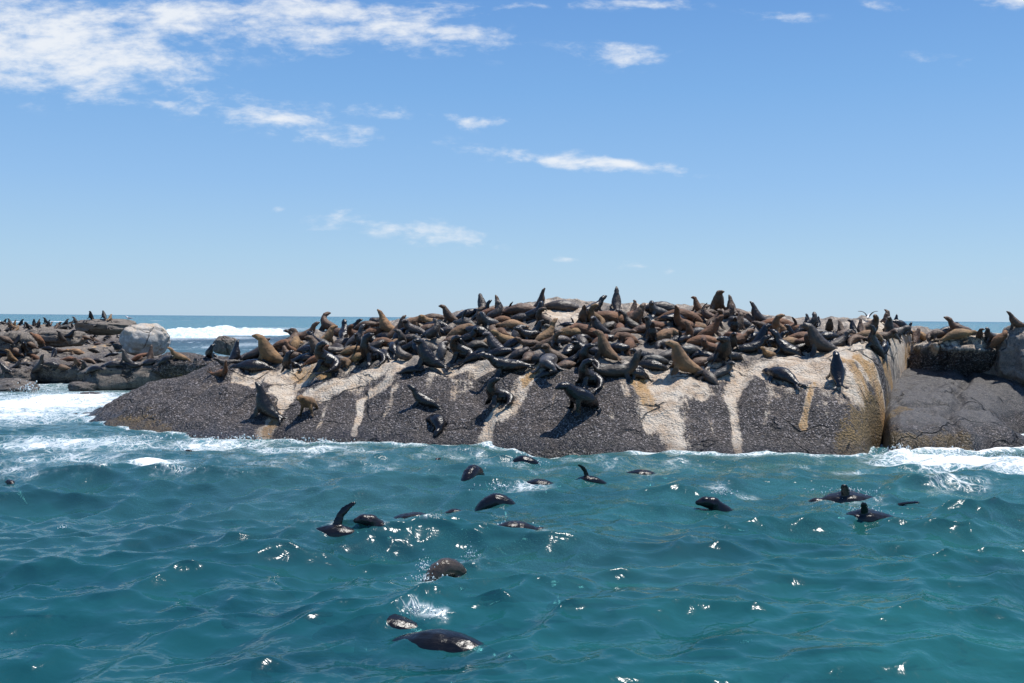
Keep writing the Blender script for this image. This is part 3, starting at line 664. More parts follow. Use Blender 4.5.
UPS = [(-.74, 0, .06, .05, .035), (-.58, 0, .11, .12, .09), (-.32, 0, .2, .2, .18), (-.06, 0, .33, .265, .25), (.07, 0, .52, .25, .235), (.14, 0, .69, .2, .195), (.18, 0, .81, .155, .155)]
UPF = [ff((.12, s * .15, .44), (.2, s * .25, .16), (.36, s * .36, .015)) for s in (1, -1)]
UPR = [rf((-.62, s * .05, .09), (-.72, s * .16, .03), (-.84, s * .26, .02)) for s in (1, -1)]
seal_proto('UP', UPS, (.21, 0, .89), (.92, 0, .28), UPF, UPR)
seal_proto('UL', UPS, (.2, .0, .89), (.55, .72, .25), UPF, UPR)       # looks to its left
seal_proto('UR', UPS, (.2, .0, .89), (.55, -.75, .15), UPF, UPR)
seal_proto('SK', [(-.72, 0, .06, .05, .035), (-.56, 0, .11, .12, .09), (-.32, 0, .2, .2, .18), (-.08, 0, .34, .265, .25), (.04, 0, .54, .25, .235), (.09, 0, .71, .2, .195), (.11, 0, .84, .155, .15)], (.13, 0, .92), (.5, 0, .85), UPF, UPR)
seal_proto('BU', [(-.8, 0, .07, .06, .045), (-.62, 0, .13, .15, .12), (-.34, 0, .26, .26, .23), (-.04, 0, .42, .32, .31), (.12, 0, .66, .29, .28), (.18, 0, .88, .24, .235), (.22, 0, 1.03, .18, .18)], (.25, 0, 1.1), (.75, .35, .3), [ff((.16, s * .2, .52), (.24, s * .32, .18), (.42, s * .45, .015), (.11, .13, .08), (.07, .035, .015)) for s in (1, -1)], UPR, fat=1.35)
seal_proto('TU', [(.18, -.42, .05, .05, .03), (.36, -.3, .09, .1, .08), (.46, -.06, .16, .17, .16), (.34, .16, .22, .235, .22), (.07, .18, .34, .24, .23), (-.08, .08, .53, .205, .2), (-.1, .02, .68, .16, .16), (-.08, -.01, .77, .135, .135)], (-.05, -.02, .84), (.75, -.45, .35),
           [ff((-.1, .2, .36), (-.2, .27, .14), (-.34, .34, .015)), ff((-.02, -.06, .36), (-.14, -.16, .13), (-.26, -.28, .015))], [([(.2, -.42, .06, .04, .03), (.06, -.5, .04, .065, .02), (-.1, -.52, .02, .07, .012)], (0, 1, 0)), ([(.18, -.4, .06, .04, .03), (.04, -.42, .06, .06, .02), (-.1, -.4, .04, .07, .012)], (0, 1, 0))])
LFS = [(-.84, 0, .06, .05, .035), (-.66, 0, .1, .115, .09), (-.36, 0, .17, .195, .165), (0, 0, .21, .265, .21), (.3, 0, .19, .225, .185), (.5, 0, .15, .165, .14)]
seal_proto('LF', LFS, (.6, 0, .125), (1, .12, -.05), [ff((.22, s * .17, .16), (.2, s * .33, .05), (-.02, s * .48, .02)) for s in (1, -1)], FLATR)
seal_proto('LB', [(-.7, -.3, .06, .05, .035), (-.58, -.18, .1, .115, .09), (-.34, -.04, .17, .195, .165), (0, .03, .21, .265, .21), (.3, -.02, .19, .225, .185), (.48, -.1, .15, .165, .14)], (.55, -.17, .125), (.75, -.65, -.02), [ff((.22, s * .17, .16), (.2, s * .33, .05), (-.02, s * .46, .02)) for s in (1, -1)], [rf((-.66, -.26, .06), (-.76, -.38, .035), (-.8, -.55, .02))])
seal_proto('LH', [(-.84, 0, .06, .05, .035), (-.66, 0, .1, .115, .09), (-.36, 0, .17, .2, .17), (-.02, 0, .23, .25, .215), (.22, 0, .31, .215, .2), (.38, 0, .44, .165, .16), (.46, 0, .56, .128, .128)], (.5, 0, .64), (.88, 0, .42), [ff((.2, s * .16, .24), (.3, s * .3, .1), (.38, s * .46, .015)) for s in (1, -1)], FLATR)
seal_proto('LK', [(-.8, -.12, .06, .05, .035), (-.64, -.05, .1, .115, .09), (-.36, .02, .17, .205, .175), (-.02, .03, .24, .25, .22), (.2, 0, .33, .22, .21), (.34, -.04, .47, .18, .175), (.38, -.06, .6, .145, .145)], (.39, -.1, .67), (.1, -.9, .1), [ff((.2, s * .16, .24), (.3, s * .3, .1), (.38, s * .46, .015)) for s in (1, -1)], [rf((-.72, -.06, .06), (-.86, -.14, .035), (-.98, -.28, .02)), rf((-.72, -.1, .06), (-.8, -.22, .035), (-.86, -.38, .02))])
seal_proto('SI', [(-.52, 0, .06, .05, .04), (-.42, 0, .15, .15, .13), (-.2, 0, .3, .25, .24), (.06, 0, .46, .265, .26), (.26, 0, .62, .215, .205), (.38, 0, .75, .165, .16)], (.45, 0, .82), (.95, .05, .02),
           [([(.16, s * .16, .46, .1, .08), (.2, s * .24, .2, .085, .05), (.22, s * .27, .05, .09, .03), (.4, s * .35, .012, .05, .012)], (1, 0, 0)) for s in (1, -1)], [rf((-.46, s * .07, .07), (-.5, s * .2, .03), (-.36, s * .3, .015)) for s in (1, -1)])
seal_proto('LS', LFS, (.6, 0, .125), (1, -.15, .05), [([(.2, .02, .3, .075, .055), (.16, .06, .48, .085, .028), (.06, .1, .64, .075, .02), (-.08, .14, .78, .03, .012)], (1, 0, 0)), ff((.22, -.17, .16), (.2, -.33, .05), (-.02, -.48, .02))], [([(-.72, .02, .08, .05, .04), (-.86, .06, .18, .065, .022), (-.98, .1, .32, .07, .012)], (0, 1, 0)), FLATR[1]])
seal_proto('WK', [(-.62, 0, .2, .05, .04), (-.5, 0, .29, .12, .11), (-.24, 0, .41, .2, .2), (.06, 0, .5, .235, .23), (.28, 0, .59, .195, .19), (.42, 0, .69, .145, .145)], (.49, 0, .76), (.93, .05, .05),
           [([(.14, s * .14, .44, .1, .08), (.16, s * .22, .2, .085, .05), (.2, s * .25, .05, .09, .03), (.36, s * .33, .012, .05, .012)], (1, 0, 0)) for s in (1, -1)] , [([(-.46, s * .09, .26, .08, .06), (-.47, s * .16, .08, .07, .035), (-.34, s * .22, .02, .07, .014)], (0, 1, 0)) for s in (1, -1)])
seal_proto('HU', [(-.62, 0, .06, .05, .04), (-.48, .02, .12, .13, .11), (-.22, .02, .2, .225, .2), (.06, 0, .24, .245, .22), (.26, -.02, .27, .2, .19), (.4, -.01, .31, .155, .155)], (.46, .05, .31), (.6, .6, -.42), [ff((.2, s * .18, .2), (.26, s * .34, .06), (.1, s * .48, .02)) for s in (1, -1)], [rf((-.56, s * .05, .07), (-.68, s * .12, .04), (-.82, s * .2, .02)) for s in (1, -1)])
seal_proto('BN', [(-.74, 0, .3, .05, .035), (-.62, 0, .2, .1, .09), (-.36, 0, .17, .185, .165), (0, 0, .21, .24, .21), (.28, 0, .27, .2, .19), (.44, 0, .42, .155, .155), (.5, 0, .58, .125, .125)], (.52, 0, .66), (.35, .3, .88), [ff((.24, s * .16, .22), (.32, s * .32, .08), (.3, s * .48, .015)) for s in (1, -1)], [([(-.7, s * .04, .28, .05, .04), (-.8, s * .1, .42, .065, .022), (-.84, s * .16, .56, .07, .012)], (0, 1, 0)) for s in (1, -1)])
# swimming poses: z = 0 is the sea surface
seal_proto('HD', [(-.9, 0, -.6, .05, .04), (-.6, 0, -.45, .14, .12), (-.25, 0, -.22, .22, .21), (.0, 0, -.02, .18, .175), (.12, 0, .1, .135, .135)], (.18, 0, .17), (.95, .1, .12), [ff((-.1, s * .16, -.16), (-.1, s * .34, -.2), (-.3, s * .5, -.25)) for s in (1, -1)], [])
seal_proto('AR', [(-.72, 0, -.42, .05, .04), (-.52, 0, -.16, .14, .12), (-.26, 0, .04, .19, .18), (.05, 0, .1, .22, .2), (.34, 0, -.04, .2, .18), (.5, 0, -.18, .15, .14)], (.56, 0, -.26), (.8, 0, -.55), [ff((.2, s * .16, -.1), (.16, s * .36, -.2), (0, s * .5, -.3)) for s in (1, -1)], [])
seal_proto('FL', [(-.8, 0, -.2, .05, .035), (-.6, 0, -.12, .12, .09), (-.3, 0, -.05, .2, .17), (.02, 0, -.01, .23, .17), (.26, 0, -.04, .19, .15)], (.38, 0, -.06), (1, .1, .05), [([(0, 0, .06, .1, .06), (.04, .02, .24, .085, .035), (.13, .05, .4, .08, .028), (.27, .1, .52, .06, .022), (.36, .14, .55, .03, .014)], (1, 0, 0))], [rf((-.74, -.05, -.16), (-.88, -.1, -.12), (-1.0, -.16, -.05))])
seal_proto('BK', [(-1.0, 0, -.06, .05, .035), (-.72, 0, -.05, .11, .09), (-.36, 0, .0, .19, .15), (.0, 0, .03, .25, .19), (.32, 0, .0, .2, .16)], (.46, 0, -.02), (1, 0, -.02), [([(.1, .1, .08, .1, .05), (.12, .16, .22, .09, .034), (.16, .2, .32, .075, .026), (.22, .22, .37, .04, .016)], (1, 0, 0)), ([(.0, -.12, .1, .1, .05), (-.12, -.2, .16, .1, .03), (-.26, -.26, .14, .05, .014)], (1, 0, 0))], [rf((-.9, .05, -.03), (-1.08, .1, .02), (-1.26, .16, .05)), rf((-.9, -.05, -.03), (-1.08, -.1, -.02), (-1.26, -.16, .0))])
seal_proto('TL', [(-.1, 0, .3, .05, .035), (-.04, 0, .12, .1, .08), (.1, 0, -.12, .17, .15), (.35, 0, -.4, .22, .2)], (.6, 0, -.6), (.8, 0, -.4), [], [([(-.1, 0, .26, .06, .04), (-.06, .05, .42, .08, .025), (.08, .1, .52, .08, .014)], (0, 1, 0)), ([(-.1, 0, .26, .06, .04), (-.1, -.05, .4, .08, .025), (.02, -.12, .5, .08, .014)], (0, 1, 0))])

COLS = {'t': ((.235, .135, .06), .0, 'tan'), 'b': ((.092, .049, .025), .3, 'brown'), 'r': ((.145, .063, .026), .0, 'rusty brown'), 'g': ((.046, .035, .028), .5, 'grey brown'), 'd': ((.0125, .0105, .0098), .8, 'dark wet'), 's': ((.06, .055, .053), .6, 'silver grey'), 'k': ((.0075, .0066, .0068), .9, 'jet black')}
POSE = {'UP': 'sitting upright', 'UL': 'sitting head turned', 'UR': 'sitting head turned', 'SK': 'sitting nose skyward', 'BU': 'sitting tall', 'TU': 'sitting curled', 'LF': 'lying flat', 'LB': 'lying bent', 'LH': 'lying head raised', 'LS': 'lying flipper raised', 'LK': 'lying looking sideways', 'WK': 'standing', 'SI': 'propped up', 'HU': 'hunched asleep', 'BN': 'arched'}
records = []
def put_seal(pose, loc, normal, heading, s, ck, label=None, group='fur seals hauled out on the island', follow=.8, sink=.02):
    o = bpy.data.objects.new('fur_seal', PROTO[pose]); col.objects.link(o)
    c, wet, _ = COLS[ck]; j = random.uniform(.8, 1.22)
    o.color = (c[0] * j, c[1] * j * random.uniform(.95, 1.05), c[2] * j * random.uniform(.9, 1.1), wet)
    n = Vector((0, 0, 1)).lerp(Vector(normal), follow).normalized()
    qn = Vector((0, 0, 1)).rotation_difference(n)
    o.rotation_mode = 'QUATERNION'; o.rotation_quaternion = qn @ Quaternion((0, 0, 1), R(heading))
    mir = random.choice((1, -1)) if label is None and pose in ('LF', 'LB', 'HU', 'LS', 'UP', 'LH', 'LK', 'TU') else 1
    o.scale = (s * random.uniform(.88, 1.05), mir * s * random.uniform(.97, 1.15), s * random.uniform(.95, 1.08)); o.location = Vector(loc) - n * sink
    tag(o, label, 'seal', group)
    return o
def local_normal(x, y, r=.3):
    a = [ground(x + dx, y + dy) for dx, dy in ((r, 0), (-r, 0), (0, r), (0, -r))]
    if any(h is None for h in a): return Vector((0, 0, 1))
    gx = max(-.9, min(.9, (a[0][0].z - a[1][0].z) / (2 * r))); gy = max(-.9, min(.9, (a[2][0].z - a[3][0].z) / (2 * r)))
    return Vector((-gx, -gy, 1)).normalized()

# px, py of the belly's foot, pose, heading (0 right, 90 away, 180 left, 270 to the camera), size, colour, own label
S = [
 (265, 417, 'SK', 160, 1.0, 'd', 'black wet seal pointing its nose at the sky beside the leftmost cream streak'),
 (309, 414, 'WK', 250, .82, 't', 'golden brown seal standing on all flippers near the water, left part of island'),
 (424, 404, 'LH', 165, .72, 'd', 'dark seal with brown head stretched left, behind another seal on bare crusted rock'),
 (438, 425, 'LB', 300, .85, 'k', 'black seal lying lowest on the crusted rock, tail toward the water, centre left'),
 (497, 405, 'TU', 20, .95, 'd', 'brown headed glossy seal curled beside the top of the central tan streak'),
 (582, 410, 'SI', 200, 1.05, 'k', 'big jet black seal propped up facing left below the crowd on dark crusted rock'),
 (587, 387, 'TU', 10, .9, 'd', 'dark seal curled directly behind the big propped up jet black seal'),
 (837, 381, 'UP', 84, .84, 'k', 'jet black seal seen from behind, alone on the pale right shoulder'),
 (782, 379, 'LF', 118, .95, 'd', 'dark seal lying with its rear to the camera, alone in a hollow right of centre'),
 (681, 373, 'UP', 176, 1.0, 't', 'tan seal sitting upright at the top of the broad white streak, facing left'),
 (427, 368, 'UL', 175, 1.0, 'd', 'dark chested pale faced seal sitting bolt upright at the front edge, left of centre'),
 (411, 372, 'LF', 10, .7, 'd'),
 (508, 370, 'LH', 172, 1.0, 'd', 'glossy dark seal propped up at the front edge just left of the central tan streak'),
 (549, 368, 'HU', 262, 1.15, 's', 'big silver grey hunched seal at the upper end of the central tan streak'),
 (617, 376, 'BN', 5, 1.0, 'g', 'grey seal bent in a curve at the front edge left of the broad white streak'),
 (636, 377, 'HU', 200, .9, 'd'), (722, 363, 'UR', 262, .95, 'd', 'dark seal with pale face sitting upright above the zigzag streak'), (709, 381, 'LF', 125, .9, 'g'), (723, 376, 'LB', 20, .8, 's'),
 (268, 363, 'UP', 178, 1.05, 't', 'tan seal stretching its neck up to the left at the left end of the crowd'),
 (254, 369, 'LF', 182, 1.0, 'd', 'sleek black seal lying in front of the stretching tan seal'), (257, 357, 'LF', 5, 1.0, 'g'), (236, 363, 'SK', 60, .72, 'd', 'black seal sitting upright at the extreme left end of the island crowd'), (228, 365, 'LH', 200, .7, 'g'), (222, 375, 'BN', 350, .62, 'r', 'small rusty brown seal by itself left of the island crowd'),
 (284, 347, 'LF', 180, 1.05, 'r'), (296, 347, 'HU', 90, 1.0, 't'), (306, 339, 'LF', 10, 1.0, 'b'), (313, 341, 'SK', 90, .5, 'k'), (291, 371, 'TU', 60, .95, 'd'), (306, 353, 'LF', 160, 1.0, 'd'), (307, 361, 'LF', 175, .95, 'd'),
 (323, 370, 'TU', 350, 1.05, 'd', 'large dark seal curled round at the front edge above the left cream streaks'), (328, 343, 'UP', 15, .95, 't', 'tan seal with raised head against the sea on the left skyline'),
 (350, 331, 'LH', 5, .85, 'd'), (366, 328, 'LF', 0, 1.0, 'b'), (386, 333, 'SK', 165, 1.15, 't', 'tall tan seal with nose skyward on the left skyline'), (373, 335, 'HU', 30, .9, 'r'), (384, 345, 'HU', 200, .95, 'r'),
 (371, 364, 'TU', 30, 1.05, 'd', 'dark seal sitting curled at the head of the diagonal cream streaks'), (384, 357, 'LF', 120, .9, 'd'), (346, 364, 'HU', 300, .8, 't'), (352, 354, 'LB', 20, .9, 't'), (394, 351, 'HU', 100, .85, 'd'), (402, 360, 'TU', 340, .85, 'g'),
 (412, 326, 'HU', 10, 1.05, 't'), (432, 321, 'LF', 195, 1.05, 'b'), (411, 341, 'HU', 170, .9, 'g'), (411, 350, 'LB', 0, .9, 'd'), (400, 337, 'HU', 60, .85, 'd'), (341, 345, 'LF', 40, .9, 'g'), (359, 346, 'UL', 200, .75, 'd'), (335, 354, 'LB', 200, .9, 'g'),
 (449, 323, 'UP', 182, .95, 'b', 'brown seal with head up facing left on the skyline, left of the peak'), (439, 327, 'LF', 160, .9, 'd'), (468, 316, 'LF', 190, 1.0, 'd'), (483, 310, 'UP', 95, .85, 'g', 'grey brown seal sitting on the skyline left of the peak, back to camera'), (487, 317, 'HU', 0, .95, 'r'),
 (500, 315, 'SK', 110, .85, 'b', 'brown seal sitting tall on the skyline just left of the bare patch'), (503, 324, 'HU', 200, .95, 'r'), (513, 311, 'LS', 180, .8, 'k', 'black seal lying on the skyline with its flipper stuck up'), (521, 313, 'LF', 10, 1.2, 'b'), (541, 310, 'SK', 5, .92, 'b', 'large brown seal with nose up on the peak left of the bare patch'), (562, 310, 'LF', 0, 1.3, 'g', 'big sleeping grey brown seal stretched along the peak skyline'),
 (461, 335, 'HU', 20, 1.15, 't'), (478, 335, 'HU', 160, 1.1, 'd'), (491, 327, 'LB', 200, .95, 's'), (521, 321, 'LF', 345, 1.0, 'g'), (513, 327, 'LF', 170, .95, 't'), (518, 336, 'HU', 70, .95, 's'), (538, 335, 'UP', 20, .72, 'd'), (512, 346, 'LF', 200, .9, 'd'), (502, 335, 'HU', 300, .85, 'r'), (494, 334, 'HU', 100, .8, 'b'), (493, 344, 'LF', 20, .9, 't'),
 (464, 353, 'UR', 240, .75, 'd'), (459, 361, 'TU', 350, .95, 'd', 'dark glossy seal curled at the front edge between the upright one and the propped one'), (443, 352, 'HU', 80, .85, 's'), (427, 332, 'LB', 0, .95, 'g'), (437, 338, 'LF', 160, .95, 'g'), (478, 359, 'LF', 10, .95, 'd'), (500, 355, 'LF', 175, .95, 'd'), (529, 360, 'HU', 250, .9, 'b'), (519, 357, 'HU', 20, .85, 'g'), (476, 347, 'LB', 190, .9, 'g'), (452, 343, 'LF', 10, .9, 'b'), (529, 346, 'LH', 180, .75, 'b'),
 (582, 323, 'SK', 265, .9, 'b', 'brown seal sitting up at the right edge of the bare rock patch'), (593, 325, 'LF', 10, 1.0, 't'), (570, 326, 'LS', 0, .6, 'k'), (616, 309, 'SK', 90, .95, 'g', 'grey brown seal sitting highest on the skyline right of the bare patch'), (612, 321, 'LF', 180, 1.25, 'r'), (619, 321, 'UP', 270, .65, 'k'), (634, 312, 'UL', 60, .6, 'b'), (633, 318, 'LF', 200, .95, 'r'), (631, 327, 'LH', 160, .85, 'g'),
 (586, 336, 'LF', 178, 1.25, 'r'), (572, 335, 'LF', 10, 1.1, 't'), (561, 344, 'HU', 200, .9, 'g'), (570, 354, 'HU', 240, .95, 'd'), (581, 345, 'HU', 100, .9, 'g'), (600, 345, 'HU', 40, 1.0, 'r'), (604, 359, 'UP', 160, .85, 't', 'tan seal sitting up in the crowd midway between tan and white streaks'), (586, 368, 'TU', 20, 1.0, 'd'), (578, 357, 'UR', 250, .75, 'd'), (617, 352, 'HU', 0, .95, 'd'), (626, 342, 'HU', 180, 1.0, 'r'), (619, 335, 'LB', 10, .9, 'b'), (609, 342, 'LF', 200, .9, 'd'), (632, 374, 'HU', 30, .8, 'd'), (566, 368, 'LF', 200, .85, 'b'), (571, 364, 'LB', 20, .8, 'd'), (549, 375, 'LF', 185, .7, 'd'), (595, 354, 'HU', 320, .8, 's'), (548, 347, 'LB', 0, .9, 'b'), (557, 335, 'LF', 200, .9, 'g'), (600, 371, 'LF', 350, .75, 's'),
 (662, 312, 'LF', 175, 1.3, 'g', 'long dark seal asleep on the skyline in the gap right of the peak'), (678, 319, 'LF', 5, 1.25, 'r'), (697, 312, 'UL', 150, .8, 'g'), (706, 320, 'TU', 0, .85, 'b'), (717, 313, 'BU', 285, 1.02, 'b', 'big thick necked brown bull sitting highest on the right half of the skyline'), (731, 313, 'SK', 110, .85, 'b'), (686, 330, 'BN', 180, 1.2, 's'), (697, 335, 'LB', 10, .95, 's'),
 (651, 344, 'SK', 268, .92, 'k', 'black seal sitting upright facing the camera in the middle of the crowd'), (665, 339, 'HU', 10, 1.1, 't'), (666, 347, 'HU', 200, .95, 'g'), (677, 342, 'LS', 30, .9, 'd'), (702, 345, 'LF', 5, 1.15, 'r'), (711, 352, 'LB', 170, .95, 'r'), (731, 350, 'UP', 280, .95, 'd'), (734, 333, 'SK', 250, .75, 'k'), (718, 328, 'LF', 190, 1.0, 'b'), (710, 335, 'LF', 10, 1.0, 'r'), (655, 363, 'HU', 180, .95, 's'), (652, 368, 'LF', 165, .95, 'd'), (629, 349, 'HU', 80, .95, 'r'), (717, 361, 'HU', 20, .85, 'g'), (690, 354, 'HU', 190, .9, 's'), (699, 365, 'LF', 20, .9, 'b'), (643, 332, 'LF', 10, .9, 'b'), (656, 328, 'LB', 180, .9, 'r'), (668, 357, 'LF', 200, .8, 'g'), (640, 357, 'LH', 200, .75, 'd'), (737, 344, 'LB', 10, .9, 'r'),
 (757, 323, 'SK', 172, 1.05, 'g', 'tall grey brown seal with nose up on the right skyline beside a long rusty one'), (776, 327, 'LF', 178, 1.2, 'r', 'long rusty brown seal with dark tail lying on the right skyline'), (742, 318, 'LF', 150, 1.0, 'b'), (761, 346, 'UP', 20, 1.0, 'k', 'black seal sitting upright behind the long dark seal, right of the zigzag streak'), (751, 352, 'LF', 5, 1.1, 'd'), (737, 341, 'HU', 170, .9, 'r'), (778, 335, 'LF', 10, 1.0, 't'), (772, 340, 'HU', 180, .9, 'r'), (791, 338, 'UP', 190, .65, 'd'), (788, 346, 'LF', 178, 1.1, 't'), (786, 354, 'LF', 140, 1.15, 'd'), (803, 332, 'LB', 10, .9, 'd'), (807, 324, 'UP', 100, .5, 'd'), (818, 327, 'SK', 80, .5, 'k'), (819, 354, 'UP', 172, 1.0, 'g', 'grey brown seal sitting up at the front of the crowd on the pale right shoulder'), (829, 332, 'BU', 250, .62, 'b'), (826, 339, 'LF', 10, .95, 'd'), (806, 345, 'LF', 200, .95, 'r'), (768, 356, 'LH', 200, .6, 't'), (799, 351, 'LB', 10, .8, 'd'), (846, 343, 'LF', 190, .95, 'd'), (838, 346, 'LF', 20, .9, 'g'), (843, 337, 'HU', 10, .8, 'b'),
 (841, 333, 'UP', 90, .62, 'b'), (853, 333, 'UL', 100, .62, 'd'), (860, 332, 'SK', 80, .6, 'd'), (867, 338, 'LF', 10, .95, 't'), (871, 348, 'LH', 175, 1.0, 'd'), (881, 350, 'HU', 90, .9, 'k'), (885, 325, 'BU', 120, .62, 'b', 'brown seal sitting above the gold stained cliff beside the gull'), (895, 325, 'SK', 90, .5, 'k'), (900, 327, 'LF', 0, .9, 'd'), (891, 331, 'LF', 185, .95, 'b'), (873, 328, 'HU', 90, .7, 'd'), (906, 334, 'SK', 60, .6, 'd'), (914, 341, 'UP', 70, .75, 'b'), (920, 337, 'LF', 10, .8, 't'), (855, 342, 'LB', 20, .85, 'b'),
 (938, 338, 'HU', 180, 1.0, 'b'), (959, 331, 'LH', 178, 1.05, 'd'), (958, 337, 'LF', 5, 1.05, 't'), (979, 339, 'UL', 260, .65, 'b'), (1000, 341, 'HU', 10, .85, 'r'), (1016, 328, 'SK', 150, .8, 'b', 'brown seal sitting on top of the tall boulder at the right edge'), (929, 339, 'LF', 40, .8, 'g'), (988, 338, 'LF', 200, .85, 's'), (948, 333, 'LF', 10, .8, 'd'),
]
L = [
 (24, 353, 'BU', 255, 1.0, 'k', 'black seal sitting broad and upright in the left reef crowd, near the left edge'), (10, 361, 'UP', 200, 1.05, 't'), (5, 340, 'LF', 10, 1.1, 't'), (35, 359, 'LF', 180, 1.0, 'r'), (41, 368, 'LH', 15, 1.25, 'g', 'long grey brown seal lying with head raised right at the front of left reef'), (77, 354, 'LF', 178, 1.4, 't', 'long tan seal stretched out in the middle of the left reef'), (50, 350, 'LF', 10, 1.2, 'd'), (38, 339, 'LF', 180, 1.2, 'r'), (70, 361, 'LF', 190, 1.0, 'r'), (77, 366, 'UP', 250, .8, 't'), (84, 369, 'UP', 200, .8, 'd'), (94, 371, 'LF', 170, 1.1, 'd'), (53, 366, 'LF', 20, 1.0, 'd'), (7, 373, 'UP', 160, .9, 'd'), (60, 340, 'UP', 200, 1.0, 'g'), (70, 338, 'UP', 20, 1.0, 'd'), (111, 356, 'LS', 10, .9, 'k'), (113, 366, 'LF', 180, 1.1, 'd'), (100, 362, 'LF', 10, 1.0, 'g'), (88, 362, 'LB', 190, 1.0, 'b'),
 (126, 363, 'UP', 170, 1.0, 'g'), (150, 360, 'SK', 100, .95, 'b'), (150, 364, 'LF', 180, 1.1, 'd'), (139, 359, 'LF', 10, 1.1, 'r'), (118, 338, 'UP', 150, .8, 'd'), (113, 343, 'LF', 10, 1.0, 'd'), (178, 358, 'LH', 185, 1.1, 't', 'lone tan seal with head raised on the dark weedy rock between reef and island'), (211, 359, 'TU', 90, 1.1, 'k', 'round backed black seal alone on the rock just left of the island'), (133, 366, 'LB', 10, 1.0, 'd'), (165, 361, 'LF', 10, .9, 'd'), (120, 352, 'LF', 30, 1.0, 'd'),
 (17, 343, 'UP', 90, .9, 'd'), (30, 345, 'LF', 10, 1.0, 'b'), (45, 343, 'UP', 180, .9, 'b'), (15, 351, 'LF', 0, 1.0, 'b'), (60, 352, 'LB', 180, 1.0, 'b'), (28, 366, 'LB', 200, 1.0, 'g'), (62, 368, 'LF', 10, .9, 'b'), (18, 368, 'UP', 20, .8, 'g'), (3, 354, 'LF', 200, 1.0, 'd'), (95, 352, 'LF', 170, 1.1, 'g'), (86, 344, 'UP', 190, .9, 'd'), (54, 357, 'UL', 100, .85, 'd'), (98, 345, 'LF', 10, .9, 'b'),
]
placed = []
def place(e, group, shrink=1.0):
    px, py, pose, hd, s, ck = e[:6]; lab = e[6] if len(e) > 6 else None
    if lab is None and group == GI and py < 334 and ck in 'dgs' and random.random() < .45: ck = random.choice('bbrt')
    if lab is None and pose in ('LF', 'LB') and group == GI and py > 322:
        k = random.random(); pose = 'LH' if k < .1 else ('LK' if k < .22 else ('TU' if k < .3 else ('HU' if k < .42 else pose)))
    h, n, lift = on_rock(px, py)
    if h is None: return None
    flat = pose in ('LF', 'LB', 'LS', 'LH', 'BN', 'HU')
    o = put_seal(pose, h, local_normal(h.x, h.y), hd + random.uniform(-6, 6), s * shrink, ck, lab, group, .95 if flat else .45, .03 if flat else .015)
    placed.append((h.x, h.y)); records.append([o, pose, ck, px, py, h, lab, group])
    return o
GI, GL, GF = 'fur seals hauled out on the island', 'fur seals on the left reef', 'fur seals far out on the reef'
UPRIGHT = ('UP', 'UL', 'UR', 'SK', 'BU', 'TU')
for e in S:
    front_row = e[1] > 352
    place(e, GI, (.86 if len(e) > 6 else .68) if front_row else (.60 if e[2] in UPRIGHT else .66))
for e in L: place((*e[:5], 'b' if (len(e) < 7 and e[5] == 't' and e[0] % 2) else e[5], *e[6:]), GL, .57)
# more of the crowd: seals glimpsed between the ones above
tries = 0; cnt = 0
top = [(240, 340), (300, 328), (350, 322), (400, 317), (450, 315), (500, 306), (540, 304), (700, 306), (760, 316), (830, 326), (900, 328)]
low = [(240, 366), (300, 366), (400, 360), (440, 358), (520, 358), (560, 366), (640, 366), (700, 366), (760, 352), (830, 348), (900, 340)]
while cnt < 80 and tries < 14000:
    tries += 1
    px = random.uniform(285, 895); py = random.uniform(kn(px, top) + 6, kn(px, low))
    if (535 < px < 592 and py < 327): continue
    h, n, lift = on_rock(px, py)
    if h is None or lift > 1 or h.y > 38: continue
    if min((h.x - a) ** 2 + (h.y - b) ** 2 for a, b in placed) < .33 ** 2: continue
    place((px, py, random.choice(['LF', 'LB', 'LH', 'HU', 'HU', 'LK', 'UL', 'TU', 'LS']), random.choice([0, 180, 90, 20, 200, 150]) + random.uniform(-20, 20), random.uniform(.54, .68), random.choice('tbbrggddds')), GI); cnt += 1
# the smallest, far seals of the left reef read as one mass of specks: one object
fV, fF, fC = [], [], []
def far_seal(e):
    px, py, pose, hd, s_, ck = e; h, n, lift = on_rock(px, py); me = PROTO[pose]
    q_ = Matrix.Rotation(R(hd), 3, 'Z'); base = sum(len(v) for v in fV)
    C = np.array([v.co for v in me.vertices]) @ np.array(q_).T * s_ + np.array(h)
    Q = np.empty(len(me.loops), np.int32); me.loops.foreach_get('vertex_index', Q)
    fV.append(C); fF.extend([tuple(base + i for i in p.vertices) for p in me.polygons]); placed.append((h.x, h.y))
    fC.append(np.tile(np.array([*COLS[ck][0], 1.0]), (len(C), 1)))
tries = 0; cnt = 0
while cnt < 44 and tries < 4000:
    tries += 1
    px = random.uniform(-6, 112); py = random.uniform(318, 345)
    h, n, lift = on_rock(px, py)
    if h is None or lift > .1 or h.z < .7 or h.y > 140: continue
    if min((h.x - a) ** 2 + (h.y - b) ** 2 for a, b in placed) < 1.1 ** 2: continue
    far_seal((px, py, random.choice(['UP', 'SK', 'UP', 'LH', 'LF', 'HU']), random.choice([0, 180, 90, 270]) + random.uniform(-30, 30), random.uniform(.5, .7), random.choice('ddkkbbgt'))); cnt += 1
for px, py in ((91, 317), (104, 318), (10, 318), (21, 319), (34, 319), (46, 319), (66, 318)): far_seal((px, py, 'UP', random.uniform(0, 360), .75, 'k'))

